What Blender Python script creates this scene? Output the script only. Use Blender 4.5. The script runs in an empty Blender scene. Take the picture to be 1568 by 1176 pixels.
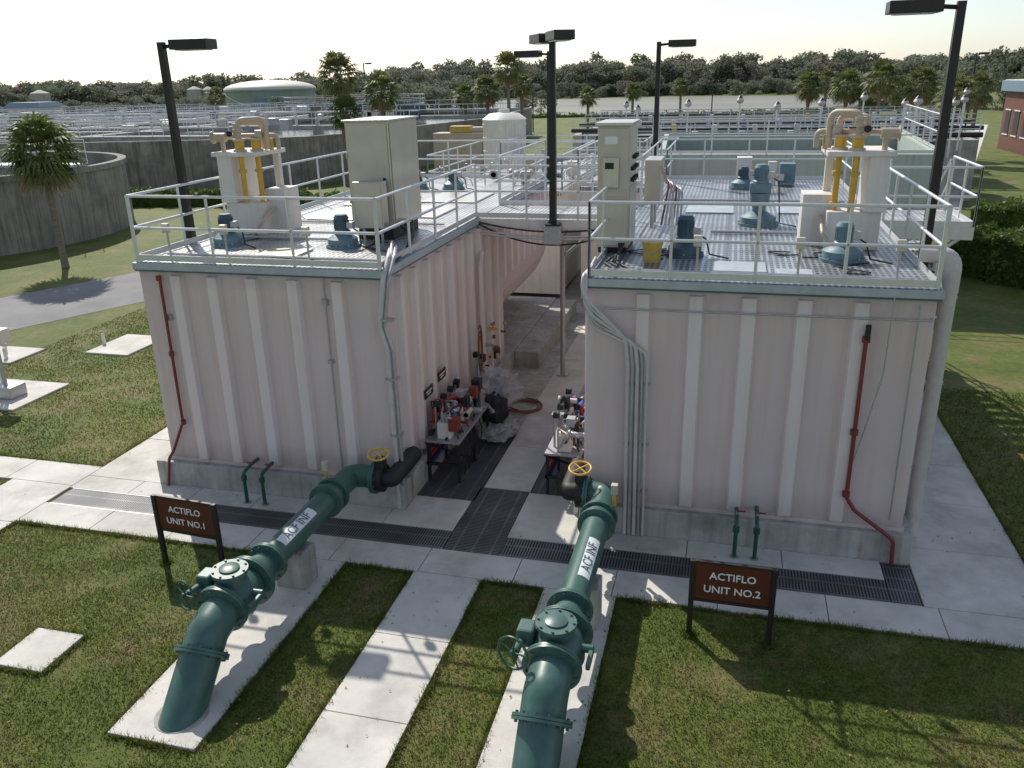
import bpy, bmesh, math, random
import numpy as np
from math import sin, cos, radians, pi, sqrt, atan2
from mathutils import Vector, Matrix
random.seed(7); rng=np.random.default_rng(7)
sc=bpy.context.scene
# ------------------------------------------------------------------ materials
def M(name,col,rough=.6,metal=0.,var=.12,scale=2.5,bump=0.,bscale=60,streak=0.,col2=None,c2amt=.5,spec=.5,stretch=(1,1,1),alpha=None,foot=None):
    m=bpy.data.materials.new(name); m.use_nodes=True; nt=m.node_tree; N=nt.nodes; L=nt.links
    b=N['Principled BSDF']; b.inputs['Roughness'].default_value=rough; b.inputs['Metallic'].default_value=metal
    b.inputs['Specular IOR Level'].default_value=spec
    tc=N.new('ShaderNodeTexCoord'); mp=N.new('ShaderNodeMapping'); mp.inputs['Scale'].default_value=stretch
    L.new(tc.outputs['Object'],mp.inputs[0])
    n1=N.new('ShaderNodeTexNoise'); n1.inputs['Scale'].default_value=scale; n1.inputs['Detail'].default_value=6; n1.inputs['Roughness'].default_value=.65
    L.new(mp.outputs[0],n1.inputs['Vector'])
    r=N.new('ShaderNodeValToRGB'); r.color_ramp.elements[0].position=.3; r.color_ramp.elements[1].position=.7
    lo=[max(0,c*(1-var)) for c in col]; hi=[min(1,c*(1+var)) for c in col]
    r.color_ramp.elements[0].color=(*lo,1); r.color_ramp.elements[1].color=(*hi,1)
    L.new(n1.outputs['Fac'],r.inputs[0]); out=r.outputs[0]
    if col2:
        n3=N.new('ShaderNodeTexNoise'); n3.inputs['Scale'].default_value=scale*.45; n3.inputs['Detail'].default_value=8; n3.inputs['Roughness'].default_value=.7
        L.new(mp.outputs[0],n3.inputs['Vector'])
        r3=N.new('ShaderNodeValToRGB'); r3.color_ramp.elements[0].position=.48; r3.color_ramp.elements[1].position=.68
        r3.color_ramp.elements[1].color=(c2amt,)*3+(1,)
        L.new(n3.outputs['Fac'],r3.inputs[0])
        mx=N.new('ShaderNodeMixRGB'); L.new(r3.outputs[0],mx.inputs[0]); L.new(out,mx.inputs[1]); mx.inputs[2].default_value=(*col2,1); out=mx.outputs[0]
    if streak>0:
        mp2=N.new('ShaderNodeMapping'); mp2.inputs['Scale'].default_value=(7,7,.35); L.new(tc.outputs['Object'],mp2.inputs[0])
        n2=N.new('ShaderNodeTexNoise'); n2.inputs['Scale'].default_value=1.3; n2.inputs['Detail'].default_value=5; L.new(mp2.outputs[0],n2.inputs['Vector'])
        r2=N.new('ShaderNodeValToRGB'); r2.color_ramp.elements[0].position=.45; r2.color_ramp.elements[1].position=.75
        r2.color_ramp.elements[0].color=(1,1,1,1); k=1-streak; r2.color_ramp.elements[1].color=(k,k*.96,k*.88,1)
        L.new(n2.outputs['Fac'],r2.inputs[0])
        mx=N.new('ShaderNodeMixRGB'); mx.blend_type='MULTIPLY'; mx.inputs[0].default_value=1; L.new(out,mx.inputs[1]); L.new(r2.outputs[0],mx.inputs[2]); out=mx.outputs[0]
    if foot:
        sp=N.new('ShaderNodeSeparateXYZ'); L.new(tc.outputs['Object'],sp.inputs[0])
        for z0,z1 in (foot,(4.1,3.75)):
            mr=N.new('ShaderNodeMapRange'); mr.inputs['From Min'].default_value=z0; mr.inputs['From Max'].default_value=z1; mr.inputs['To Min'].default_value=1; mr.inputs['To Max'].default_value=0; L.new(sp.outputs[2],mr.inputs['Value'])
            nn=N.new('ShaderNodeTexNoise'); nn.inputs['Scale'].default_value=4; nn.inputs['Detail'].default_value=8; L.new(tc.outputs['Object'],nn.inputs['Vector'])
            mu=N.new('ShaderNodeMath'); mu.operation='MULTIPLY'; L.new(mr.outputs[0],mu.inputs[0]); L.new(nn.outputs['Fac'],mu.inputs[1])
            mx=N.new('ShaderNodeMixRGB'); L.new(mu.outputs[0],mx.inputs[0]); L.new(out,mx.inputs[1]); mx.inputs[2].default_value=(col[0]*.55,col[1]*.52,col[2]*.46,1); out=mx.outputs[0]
    L.new(out,b.inputs['Base Color'])
    if bump>0:
        n4=N.new('ShaderNodeTexNoise'); n4.inputs['Scale'].default_value=bscale; n4.inputs['Detail'].default_value=4; L.new(tc.outputs['Object'],n4.inputs['Vector'])
        bp=N.new('ShaderNodeBump'); bp.inputs['Strength'].default_value=bump; bp.inputs['Distance'].default_value=.02
        L.new(n4.outputs['Fac'],bp.inputs['Height']); L.new(bp.outputs[0],b.inputs['Normal'])
    if alpha is not None: b.inputs['Alpha'].default_value=alpha
    return m
def grate(name,bar,hole,px,py,wx=.35,wy=.25,rough=.5,metal=.4,panel=None):
    m=bpy.data.materials.new(name); m.use_nodes=True; nt=m.node_tree; N=nt.nodes; L=nt.links; b=N['Principled BSDF']
    b.inputs['Roughness'].default_value=rough
    tc=N.new('ShaderNodeTexCoord'); sp=N.new('ShaderNodeSeparateXYZ'); L.new(tc.outputs['Object'],sp.inputs[0])
    def bars(o,p,w):
        a=N.new('ShaderNodeMath'); a.operation='DIVIDE'; a.inputs[1].default_value=p; L.new(o,a.inputs[0])
        f=N.new('ShaderNodeMath'); f.operation='FRACT'; L.new(a.outputs[0],f.inputs[0])
        g=N.new('ShaderNodeMath'); g.operation='LESS_THAN'; g.inputs[1].default_value=w; L.new(f.outputs[0],g.inputs[0]); return g.outputs[0]
    o=None
    for ax,p,w in ((0,px,wx),(1,py,wy)):
        if p:
            q=bars(sp.outputs[ax],p,w)
            if o is None: o=q
            else:
                mm=N.new('ShaderNodeMath'); mm.operation='MAXIMUM'; L.new(o,mm.inputs[0]); L.new(q,mm.inputs[1]); o=mm.outputs[0]
    n=N.new('ShaderNodeTexNoise'); n.inputs['Scale'].default_value=1.6; n.inputs['Detail'].default_value=5; L.new(tc.outputs['Object'],n.inputs['Vector'])
    r=N.new('ShaderNodeValToRGB'); r.color_ramp.elements[0].color=(*[c*.7 for c in bar],1); r.color_ramp.elements[1].color=(*[c*1.25 for c in bar],1)
    r.color_ramp.elements[0].position=.35; r.color_ramp.elements[1].position=.65
    L.new(n.outputs['Fac'],r.inputs[0])
    mx=N.new('ShaderNodeMixRGB'); L.new(o,mx.inputs[0]); mx.inputs[1].default_value=(*hole,1); L.new(r.outputs[0],mx.inputs[2]); col=mx.outputs[0]
    if panel:
        q1=bars(sp.outputs[0],panel[0],.03); q2=bars(sp.outputs[1],panel[1],.02)
        mm=N.new('ShaderNodeMath'); mm.operation='MAXIMUM'; L.new(q1,mm.inputs[0]); L.new(q2,mm.inputs[1])
        m2=N.new('ShaderNodeMixRGB'); L.new(mm.outputs[0],m2.inputs[0]); L.new(col,m2.inputs[1]); m2.inputs[2].default_value=(*[c*.35 for c in bar],1); col=m2.outputs[0]
    L.new(col,b.inputs['Base Color'])
    ml=N.new('ShaderNodeMath'); ml.operation='MULTIPLY'; ml.inputs[1].default_value=metal; L.new(o,ml.inputs[0]); L.new(ml.outputs[0],b.inputs['Metallic'])
    bp=N.new('ShaderNodeBump'); bp.inputs['Strength'].default_value=.5; bp.inputs['Distance'].default_value=.02; L.new(o,bp.inputs['Height']); L.new(bp.outputs[0],b.inputs['Normal'])
    return m
def grassmat(name,gain=1.,trans=0.):
    m=bpy.data.materials.new(name); m.use_nodes=True; nt=m.node_tree; N=nt.nodes; L=nt.links; b=N['Principled BSDF']
    b.inputs['Roughness'].default_value=.75; b.inputs['Specular IOR Level'].default_value=.25
    tc=N.new('ShaderNodeTexCoord')
    def noise(s,d=6,ro=.6):
        n=N.new('ShaderNodeTexNoise'); n.inputs['Scale'].default_value=s; n.inputs['Detail'].default_value=d; n.inputs['Roughness'].default_value=ro; L.new(tc.outputs['Object'],n.inputs['Vector']); return n.outputs['Fac']
    def ramp(f,stops,g=1.):
        r=N.new('ShaderNodeValToRGB'); e=r.color_ramp.elements
        e[0].position,e[0].color=stops[0][0],(*[c*g for c in stops[0][1]],1); e[1].position,e[1].color=stops[-1][0],(*[c*g for c in stops[-1][1]],1)
        for s in stops[1:-1]:
            q=e.new(s[0]); q.color=(*[c*g for c in s[1]],1)
        L.new(f,r.inputs[0]); return r.outputs[0]
    big=ramp(noise(.45,5,.7),[(.3,(.085,.125,.022)),(.5,(.135,.165,.036)),(.7,(.215,.205,.075))],gain)
    br=ramp(noise(.9,7,.78),[(.50,(0,0,0)),(.70,(.8,.8,.8))])
    mx=N.new('ShaderNodeMixRGB'); L.new(br,mx.inputs[0]); L.new(big,mx.inputs[1]); mx.inputs[2].default_value=(.235*gain,.185*gain,.10*gain,1)
    fine=ramp(noise(38,4,.8),[(.25,(.42,.42,.42)),(.75,(1.42,1.42,1.32))])
    m2=N.new('ShaderNodeMixRGB'); m2.blend_type='MULTIPLY'; m2.inputs[0].default_value=1; L.new(mx.outputs[0],m2.inputs[1]); L.new(fine,m2.inputs[2])
    med=ramp(noise(6,6,.7),[(.3,(.68,.7,.66)),(.7,(1.22,1.2,1.12))])
    m3=N.new('ShaderNodeMixRGB'); m3.blend_type='MULTIPLY'; m3.inputs[0].default_value=1; L.new(m2.outputs[0],m3.inputs[1]); L.new(med,m3.inputs[2])
    L.new(m3.outputs[0],b.inputs['Base Color'])
    bp=N.new('ShaderNodeBump'); bp.inputs['Strength'].default_value=.8; bp.inputs['Distance'].default_value=.04; L.new(noise(30,5,.8),bp.inputs['Height']); L.new(bp.outputs[0],b.inputs['Normal'])
    if trans>0:
        tr=N.new('ShaderNodeBsdfTranslucent'); L.new(m3.outputs[0],tr.inputs[0]); ms=N.new('ShaderNodeMixShader'); ms.inputs[0].default_value=trans
        L.new(b.outputs[0],ms.inputs[1]); L.new(tr.outputs[0],ms.inputs[2]); L.new(ms.outputs[0],N['Material Output'].inputs[0])
    return m
def leafmat(name,c1,c2,c3=None,scale=1.2,rough=.55,tr_=.3):
    m=bpy.data.materials.new(name); m.use_nodes=True; nt=m.node_tree; N=nt.nodes; L=nt.links; b=N['Principled BSDF']
    b.inputs['Roughness'].default_value=rough; b.inputs['Specular IOR Level'].default_value=.3
    tc=N.new('ShaderNodeTexCoord'); n=N.new('ShaderNodeTexNoise'); n.inputs['Scale'].default_value=scale; n.inputs['Detail'].default_value=5; L.new(tc.outputs['Object'],n.inputs['Vector'])
    oi=N.new('ShaderNodeObjectInfo')
    r=N.new('ShaderNodeValToRGB'); e=r.color_ramp.elements; e[0].position=.35; e[0].color=(*c1,1); e[1].position=.65; e[1].color=(*c2,1)
    L.new(n.outputs['Fac'],r.inputs[0])
    mx=N.new('ShaderNodeMixRGB'); mul=N.new('ShaderNodeMath'); mul.operation='MULTIPLY'; mul.inputs[1].default_value=.6; L.new(oi.outputs['Random'],mul.inputs[0]); L.new(mul.outputs[0],mx.inputs[0])
    L.new(r.outputs[0],mx.inputs[1]); mx.inputs[2].default_value=(*(c3 or c2),1); L.new(mx.outputs[0],b.inputs['Base Color'])
    tr=N.new('ShaderNodeBsdfTranslucent'); L.new(mx.outputs[0],tr.inputs[0]); ms=N.new('ShaderNodeMixShader'); ms.inputs[0].default_value=tr_
    L.new(b.outputs[0],ms.inputs[1]); L.new(tr.outputs[0],ms.inputs[2]); L.new(ms.outputs[0],N['Material Output'].inputs[0])
    return m
GRASS=grassmat('lawn_grass'); GRASSB=grassmat('lawn_grass_blade',1.25,.4)
CONC=M('concrete_pale',(.60,.575,.525),.85,var=.16,scale=1.3,bump=.3,bscale=90,col2=(.33,.305,.26),c2amt=.7)
CONCG=M('concrete_grey',(.42,.41,.38),.85,var=.18,scale=2.2,bump=.3,bscale=70,streak=.3,col2=(.22,.21,.18),c2amt=.6)
CONCW=M('concrete_weathered',(.29,.27,.23),.9,var=.25,scale=.8,bump=.3,bscale=30,streak=.5,col2=(.10,.095,.08),c2amt=.7)
ASPH=M('asphalt_old',(.23,.225,.22),.9,var=.15,scale=.7,bump=.3,bscale=50,col2=(.15,.145,.14),c2amt=.6)
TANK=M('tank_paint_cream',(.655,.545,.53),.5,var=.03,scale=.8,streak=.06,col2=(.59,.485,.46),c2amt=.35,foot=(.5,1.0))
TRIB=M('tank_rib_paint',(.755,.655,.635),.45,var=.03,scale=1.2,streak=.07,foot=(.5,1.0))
ALU=M('railing_aluminium',(.66,.67,.67),.38,.45,var=.08,scale=6)
ALUD=M('deck_edge_steel',(.42,.46,.48),.5,.3,var=.15,scale=4)
TEAL=M('deck_edge_gasket',(.05,.13,.17),.6,var=.2)
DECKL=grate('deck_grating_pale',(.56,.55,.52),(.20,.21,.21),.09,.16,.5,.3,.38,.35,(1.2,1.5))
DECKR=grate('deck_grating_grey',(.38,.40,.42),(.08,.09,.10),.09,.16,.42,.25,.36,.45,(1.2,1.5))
DRAINX=grate('drain_grate_bars',(.15,.15,.155),(.012,.012,.013),.045,.30,.5,.12,.6,.3)
DRAINY=grate('drain_grate_bars_lengthwise',(.15,.15,.155),(.012,.012,.013),.30,.045,.12,.5,.6,.3)
STEEL=M('stainless_cabinet',(.56,.53,.47),.34,.75,var=.10,scale=2,stretch=(1,1,.25))
STEELB=M('cabinet_beige',(.55,.50,.41),.45,.25,var=.06,scale=3)
GREENP=M('pipe_green_paint',(.052,.122,.102),.38,var=.14,scale=5,col2=(.095,.165,.145),c2amt=.6,bump=.04,bscale=20)
DKGREEN=M('pipe_dark_green',(.02,.09,.055),.4,var=.2)
RED=M('red_pipe_paint',(.20,.03,.03),.5,var=.2,scale=6)
HOSE=M('hose_brown_red',(.20,.075,.05),.6,var=.15,scale=6)
REDB=M('bright_red_paint',(.42,.03,.03),.45,var=.15)
BLUE=M('mixer_blue_paint',(.13,.215,.25),.45,var=.25,scale=6)
BLUED=M('motor_dark_blue',(.055,.095,.12),.45,var=.2,scale=6)
BLUEV=M('valve_blue',(.03,.12,.45),.4,var=.1)
YEL=M('yellow_paint',(.66,.38,.04),.45,var=.15,scale=6)
YELD=M('old_yellow_paint',(.55,.38,.07),.55,var=.2,scale=8)
TAN=M('tan_pipe_paint',(.52,.42,.31),.45,var=.12,scale=5)
WHITE=M('white_paint',(.72,.68,.63),.5,var=.06,scale=3,streak=.12)
BLACK=M('black_rubber',(.015,.015,.016),.6,var=.2)
BRONZE=M('lamp_pole_bronze',(.024,.021,.02),.42,.3,var=.15)
GLASS=M('lamp_lens',(.5,.5,.48),.2,var=.05)
COND=M('conduit_galvanised',(.44,.44,.45),.42,.6,var=.12,scale=8)
CONDT=M('conduit_painted',(.56,.51,.49),.5,.1,var=.1,scale=8)
SIGNP=M('sign_maroon',(.095,.022,.015),.38,var=.12,scale=4)
SIGNF=M('sign_dark_post',(.018,.014,.013),.5,var=.2)
LETT=M('sign_lettering_white',(.8,.8,.78),.5,var=.02)
LABEL=M('label_white_vinyl',(.72,.76,.76),.4,var=.04)
PLAST=M('plastic_sheet_clear',(.55,.55,.55),.3,var=.12,scale=8,alpha=.5)
WATER=M('murky_water',(.045,.05,.04),.12,var=.2,scale=.3,bump=.12,bscale=3)
PONDW=M('pond_water',(.23,.215,.17),.5,var=.2,scale=.02,bump=.05,bscale=.7,spec=.25)
PALEG=M('pale_green_panel',(.40,.46,.40),.6,var=.06,scale=1,streak=.15)
BRICK=M('brick_red_wall',(.13,.05,.035),.8,var=.2,scale=3,bump=.2)
ROOFB=M('roof_blue_metal',(.15,.22,.28),.5,var=.1)
DOME=M('dome_tank_green',(.26,.31,.26),.6,var=.1,scale=.4,streak=.2)
DOMER=M('dome_roof_pale',(.56,.55,.47),.6,var=.06,scale=.4)
TRUNK=M('palm_trunk_bark',(.19,.16,.13),.9,var=.35,scale=5,bump=.6,bscale=14,stretch=(1,1,3))
DIRT=M('bare_soil',(.30,.27,.21),.95,var=.2,scale=3,bump=.5,bscale=30)
LEAFD=M('dead_leaves',(.22,.13,.06),.8,var=.4,scale=9)
PALML=leafmat('palm_fronds',(.075,.115,.03),(.17,.20,.055),(.22,.21,.09),.8)
PALMD=leafmat('palm_dead_fronds',(.20,.14,.07),(.28,.21,.11),None,1)
FARL=leafmat('distant_foliage_hazed',(.14,.17,.11),(.21,.235,.16),(.25,.245,.19),.12,.8,.42)  # aerial haze over the far trees is painted into this paled leaf colour
FARB=leafmat('distant_foliage_brown_hazed',(.22,.20,.16),(.28,.25,.205),(.21,.22,.17),.12,.8,.42)  # brown crowns of the same tree line, haze likewise put into the colour
HEDL=leafmat('hedge_leaves',(.06,.105,.02),(.15,.205,.045),(.12,.175,.04),2.0)
# ------------------------------------------------------------------ geometry collector
def link(o): sc.collection.objects.link(o); return o
class Thing:
    def __init__(s,name,loc=(0,0,0)): s.name=name; s.loc=Vector(loc); s.p={}
    def part(s,pn,mat,smooth=False,bev=0):
        if pn not in s.p: s.p[pn]=dict(v=[],f=[],mat=mat,smooth=smooth,bev=bev)
        return s.p[pn]
    def add(s,pn,mat,vs,fs,smooth=False,bev=0):
        d=s.part(pn,mat,smooth,bev); o=len(d['v']); d['v']+= [tuple(v) for v in vs]; d['f']+=[tuple(i+o for i in f) for f in fs]
    def box(s,pn,mat,x0,x1,y0,y1,z0,z1,bev=0,rot=0,taper=0):
        x0,x1=min(x0,x1),max(x0,x1); y0,y1=min(y0,y1),max(y0,y1)
        t=taper
        vs=[(x0,y0,z0),(x1,y0,z0),(x1,y1,z0),(x0,y1,z0),(x0+t,y0+t,z1),(x1-t,y0+t,z1),(x1-t,y1-t,z1),(x0+t,y1-t,z1)]
        if rot:
            cx,cy=(x0+x1)/2,(y0+y1)/2; c,sn=cos(rot),sin(rot)
            vs=[(cx+(a-cx)*c-(b-cy)*sn,cy+(a-cx)*sn+(b-cy)*c,z) for a,b,z in vs]
        s.add(pn,mat,vs,[(0,3,2,1),(4,5,6,7),(0,1,5,4),(1,2,6,5),(2,3,7,6),(3,0,4,7)],False,bev)
    def cyl(s,pn,mat,p0,p1,r0,r1=None,seg=16,smooth=True):
        if r1 is None: r1=r0
        s.tube(pn,mat,[p0,p1],[r0,r1],seg)
    def tube(s,pn,mat,path,r,seg=12,cap=True):
        P=[Vector(p) for p in path]; n=len(P)
        R=r if isinstance(r,(list,tuple)) else [r]*n
        vs=[];fs=[]; up=None
        for i in range(n):
            t=(P[min(i+1,n-1)]-P[max(i-1,0)])
            if t.length<1e-9: t=Vector((0,0,1))
            t.normalize()
            if up is None:
                a=Vector((0,0,1)) if abs(t.z)<.9 else Vector((1,0,0)); up=a
            u=(up-t*up.dot(t))
            if u.length<1e-6: u=t.orthogonal()
            u.normalize(); up=u; w=t.cross(u)
            for k in range(seg):
                a=2*pi*(k+.5)/seg; q=P[i]+(u*cos(a)+w*sin(a))*R[i]; vs.append(q)
        for i in range(n-1):
            for k in range(seg):
                a=i*seg+k; b=i*seg+(k+1)%seg; fs.append((a,b,b+seg,a+seg))
        d=s.part(pn,mat,True)
        if cap:
            fs.append(tuple(range(seg-1,-1,-1))); fs.append(tuple((n-1)*seg+k for k in range(seg)))
        s.add(pn,mat,vs,fs,True)
    def torus(s,pn,mat,c,ax,R,r,seg=28,rs=8):
        c=Vector(c); ax=Vector(ax).normalized(); u=ax.orthogonal().normalized(); w=ax.cross(u); vs=[];fs=[]
        for i in range(seg):
            a=2*pi*i/seg; d=u*cos(a)+w*sin(a)
            for k in range(rs):
                b=2*pi*k/rs; vs.append(c+d*(R+r*cos(b))+ax*r*sin(b))
        for i in range(seg):
            for k in range(rs):
                fs.append((i*rs+k,((i+1)%seg)*rs+k,((i+1)%seg)*rs+(k+1)%rs,i*rs+(k+1)%rs))
        s.add(pn,mat,vs,fs,True)
    def text(s,pn,mat,txt,size,mtx,align='CENTER',depth=.002,sx=1):
        c=bpy.data.curves.new('t','FONT'); c.body=txt; c.size=size; c.align_x=align; c.align_y='CENTER'; c.extrude=depth; c.resolution_u=3; c.offset=size*.012
        o=bpy.data.objects.new('t',c); link(o); dg=bpy.context.evaluated_depsgraph_get(); me=bpy.data.meshes.new_from_object(o.evaluated_get(dg))
        vs=[mtx@Vector((v.co.x*sx,v.co.y,v.co.z)) for v in me.vertices]; fs=[tuple(p.vertices) for p in me.polygons]
        bpy.data.objects.remove(o); bpy.data.meshes.remove(me); s.add(pn,mat,vs,fs)
    def done(s):
        obs=[]
        single=len(s.p)==1
        for pn,d in s.p.items():
            me=bpy.data.meshes.new(s.name if single else pn); me.from_pydata([tuple(v) for v in d['v']],[],d['f']); me.materials.append(d['mat'])
            if d['smooth']:
                me.polygons.foreach_set('use_smooth',[True]*len(me.polygons))
                me.update()
                try: me.set_sharp_from_angle(angle=radians(38))
                except Exception: pass
            o=bpy.data.objects.new(s.name if single else pn,me); link(o)
            if d['bev']:
                b=o.modifiers.new('bevel','BEVEL'); b.width=d['bev']; b.segments=2; b.limit_method='ANGLE'
            obs.append(o)
        if single: return obs[0]
        e=bpy.data.objects.new(s.name,None); e.empty_display_size=.2; link(e); e.location=s.loc
        for o in obs: o.parent=e; o.matrix_parent_inverse=Matrix.Translation(-s.loc)
        return e
def fillet(path,r,n=6):
    P=[Vector(p) for p in path]; out=[P[0]]
    for i in range(1,len(P)-1):
        a=(P[i-1]-P[i]); b=(P[i+1]-P[i]); la,lb=a.length,b.length; a.normalize(); b.normalize()
        ang=a.angle(b,pi)
        if ang>pi-.05: out.append(P[i]); continue
        d=min(r/math.tan(ang/2),la*.49,lb*.49)
        p0=P[i]+a*d; p1=P[i]+b*d
        for k in range(n+1):
            t=k/n; out.append(p0*(1-t)**2+P[i]*2*t*(1-t)+p1*t*t)
    out.append(P[-1]); return out
def railing(T,pts,z,h=1.1,step=1.35,r=.024,mid=(.52,),kick=.1,mat=None,closed=False,seg=8,pn='railing'):
    mat=mat or ALU
    P=[Vector((p[0],p[1],z)) for p in pts]
    if closed: P.append(P[0])
    for a,b in zip(P[:-1],P[1:]):
        L=(b-a).length; n=max(1,round(L/step))
        for hh in (h,)+tuple(h*m for m in mid):
            T.tube(pn,mat,[a+Vector((0,0,hh)),b+Vector((0,0,hh))],r,seg)
        for i in range(n+1):
            q=a.lerp(b,i/n); T.tube(pn,mat,[q,q+Vector((0,0,h))],r,seg)
        if kick:
            d=(b-a).normalized(); nn=Vector((-d.y,d.x,0))*.006
            vs=[a-nn,b-nn,b+nn,a+nn]; vs=[v+Vector((0,0,.02)) for v in vs]+[v+Vector((0,0,.02+kick)) for v in vs]
            T.add('toe_plate',mat,vs,[(0,3,2,1),(4,5,6,7),(0,1,5,4),(1,2,6,5),(2,3,7,6),(3,0,4,7)])
def sheet(name,pts,z,mat):
    me=bpy.data.meshes.new(name); me.from_pydata([(x,y,z) for x,y in pts],[],[tuple(range(len(pts)))]); me.materials.append(mat)
    return link(bpy.data.objects.new(name,me))
# ------------------------------------------------------------------ ground
def ground():
    me=bpy.data.meshes.new('lawn_ground'); xs=[-1500,-400,-120,-60,-40,-25,-15,-5,5,15,30,60,120,400,1500]; ys=[-300,-40,0,5,12,25,40,60,90,150,300,600,1800]
    vs=[(x,y,0) for y in ys for x in xs]; n=len(xs)
    fs=[(j*n+i,j*n+i+1,(j+1)*n+i+1,(j+1)*n+i) for j in range(len(ys)-1) for i in range(n-1)]
    me.from_pydata(vs,[],fs); me.materials.append(GRASS); link(bpy.data.objects.new('lawn_ground',me))
ground()
walk=Thing('concrete_walkway')
def panels(T,x0,x1,y0,y1,nx,ny,z=.035,mat=CONC,pn='slab_panels'):
    g=.006
    for i in range(nx):
        for j in range(ny):
            a=x0+(x1-x0)*i/nx; b=x0+(x1-x0)*(i+1)/nx; c=y0+(y1-y0)*j/ny; d=y0+(y1-y0)*(j+1)/ny
            T.box(pn,mat,a+g,b-g,c+g,d-g,-.05,z+random.uniform(-.002,.002),bev=.006)
panels(walk,-11.58,4.62,10.08,10.76,11,1)
panels(walk,-11.58,-4.06,11.34,11.85,6,1); panels(walk,-3.14,2.55,11.34,11.85,4,1)
panels(walk,-11.58,-10.0,11.85,26,1,8)
panels(walk,-30,-11.58,11.42,12.24,12,1)
panels(walk,-12.95,-11.58,3,11.42,1,6)
panels(walk,2.97,4.62,10.76,30,1,12)
panels(walk,-4.27,-3.2,1.0,10.08,1,6)
walk.done()
g=Thing('gap_floor_slab'); panels(g,-5.1,-4.06,11.36,12.4,1,1,.033); panels(g,-3.14,-1.86,11.36,12.9,1,1,.033)
panels(g,-4.0,-3.12,12.95,26,1,7,.03); g.box('under',CONCG,-5.1,-1.86,15.6,26,-.05,.02); g.done()
pp=Thing('pipe_support_slab'); pp.box('pipe_support_slab',CONC,-6.55,-5.4,6.15,10.07,-.05,.04,bev=.01); pp.done()
pp=Thing('pipe_support_slab'); pp.box('pipe_support_slab',CONC,-2.25,-1.2,3.0,10.07,-.05,.04,bev=.01); pp.done()
for n,(a,b,c,d) in enumerate([(-8.85,-8.1,6.85,7.62),(-17.3,-15.9,18.5,20.3),(-18.3,-15.8,14.4,16.2),(-20.5,-18.7,17.3,18.6),(-19.2,-17.9,24.2,25.2)]):
    t=Thing('concrete_pad'); t.box('concrete_pad',CONC,a,b,c,d,-.03,.05,bev=.012); t.done()
d=Thing('drain_grating')
d.box('drain_run',DRAINX,-11.5,-4.06,10.77,11.33,-.05,.022); d.box('drain_run',DRAINX,-3.14,2.55,10.77,11.33,-.05,.022)
d.box('drain_end',DRAINX,2.56,2.95,10.74,11.8,-.05,.025)
d.box('drain_cross',DRAINY,-4.05,-3.15,10.77,12.94,-.05,.024)
d.box('drain_side',DRAINY,-5.1,-4.02,12.42,15.6,-.05,.024); d.box('drain_side',DRAINY,-3.1,-1.86,12.92,15.6,-.05,.024)
d.box('frame',COND,-11.5,2.95,10.755,10.769,-.04,.03); d.box('frame',COND,-11.5,-4.06,11.331,11.343,-.04,.03); d.box('frame',COND,-3.14,2.55,11.331,11.343,-.04,.03)
d.done()
def strip(name,a,b,w,z,mat):
    a=Vector((*a,0)); b=Vector((*b,0)); t=(b-a).normalized(); n=Vector((-t.y,t.x,0))*w
    return sheet(name,[(a.x,a.y),(b.x,b.y),((b+n).x,(b+n).y),((a+n).x,(a+n).y)],z,mat)
strip('asphalt_road',(-28.6,5),(-13.1,37.5),4.9,.008,ASPH)
strip('concrete_road',(9.5,40),(32,125),7,.008,CONC)
sheet('service_yard_pavement',[(-9.5,26),(5.5,26),(6.5,44),(14,75),(-18,75),(-12,40)],.006,CONCG)
def trimesh(name,V,mat):
    n=len(V)//3; me=bpy.data.meshes.new(name); me.vertices.add(len(V)); me.vertices.foreach_set('co',V.ravel()); me.loops.add(n*3); me.loops.foreach_set('vertex_index',np.arange(n*3,dtype=np.int32))
    me.polygons.add(n); me.polygons.foreach_set('loop_start',np.arange(0,n*3,3,dtype=np.int32)); me.polygons.foreach_set('loop_total',np.full(n,3,dtype=np.int32)); me.update(calc_edges=True); me.materials.append(mat)
    link(bpy.data.objects.new(name,me))
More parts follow.
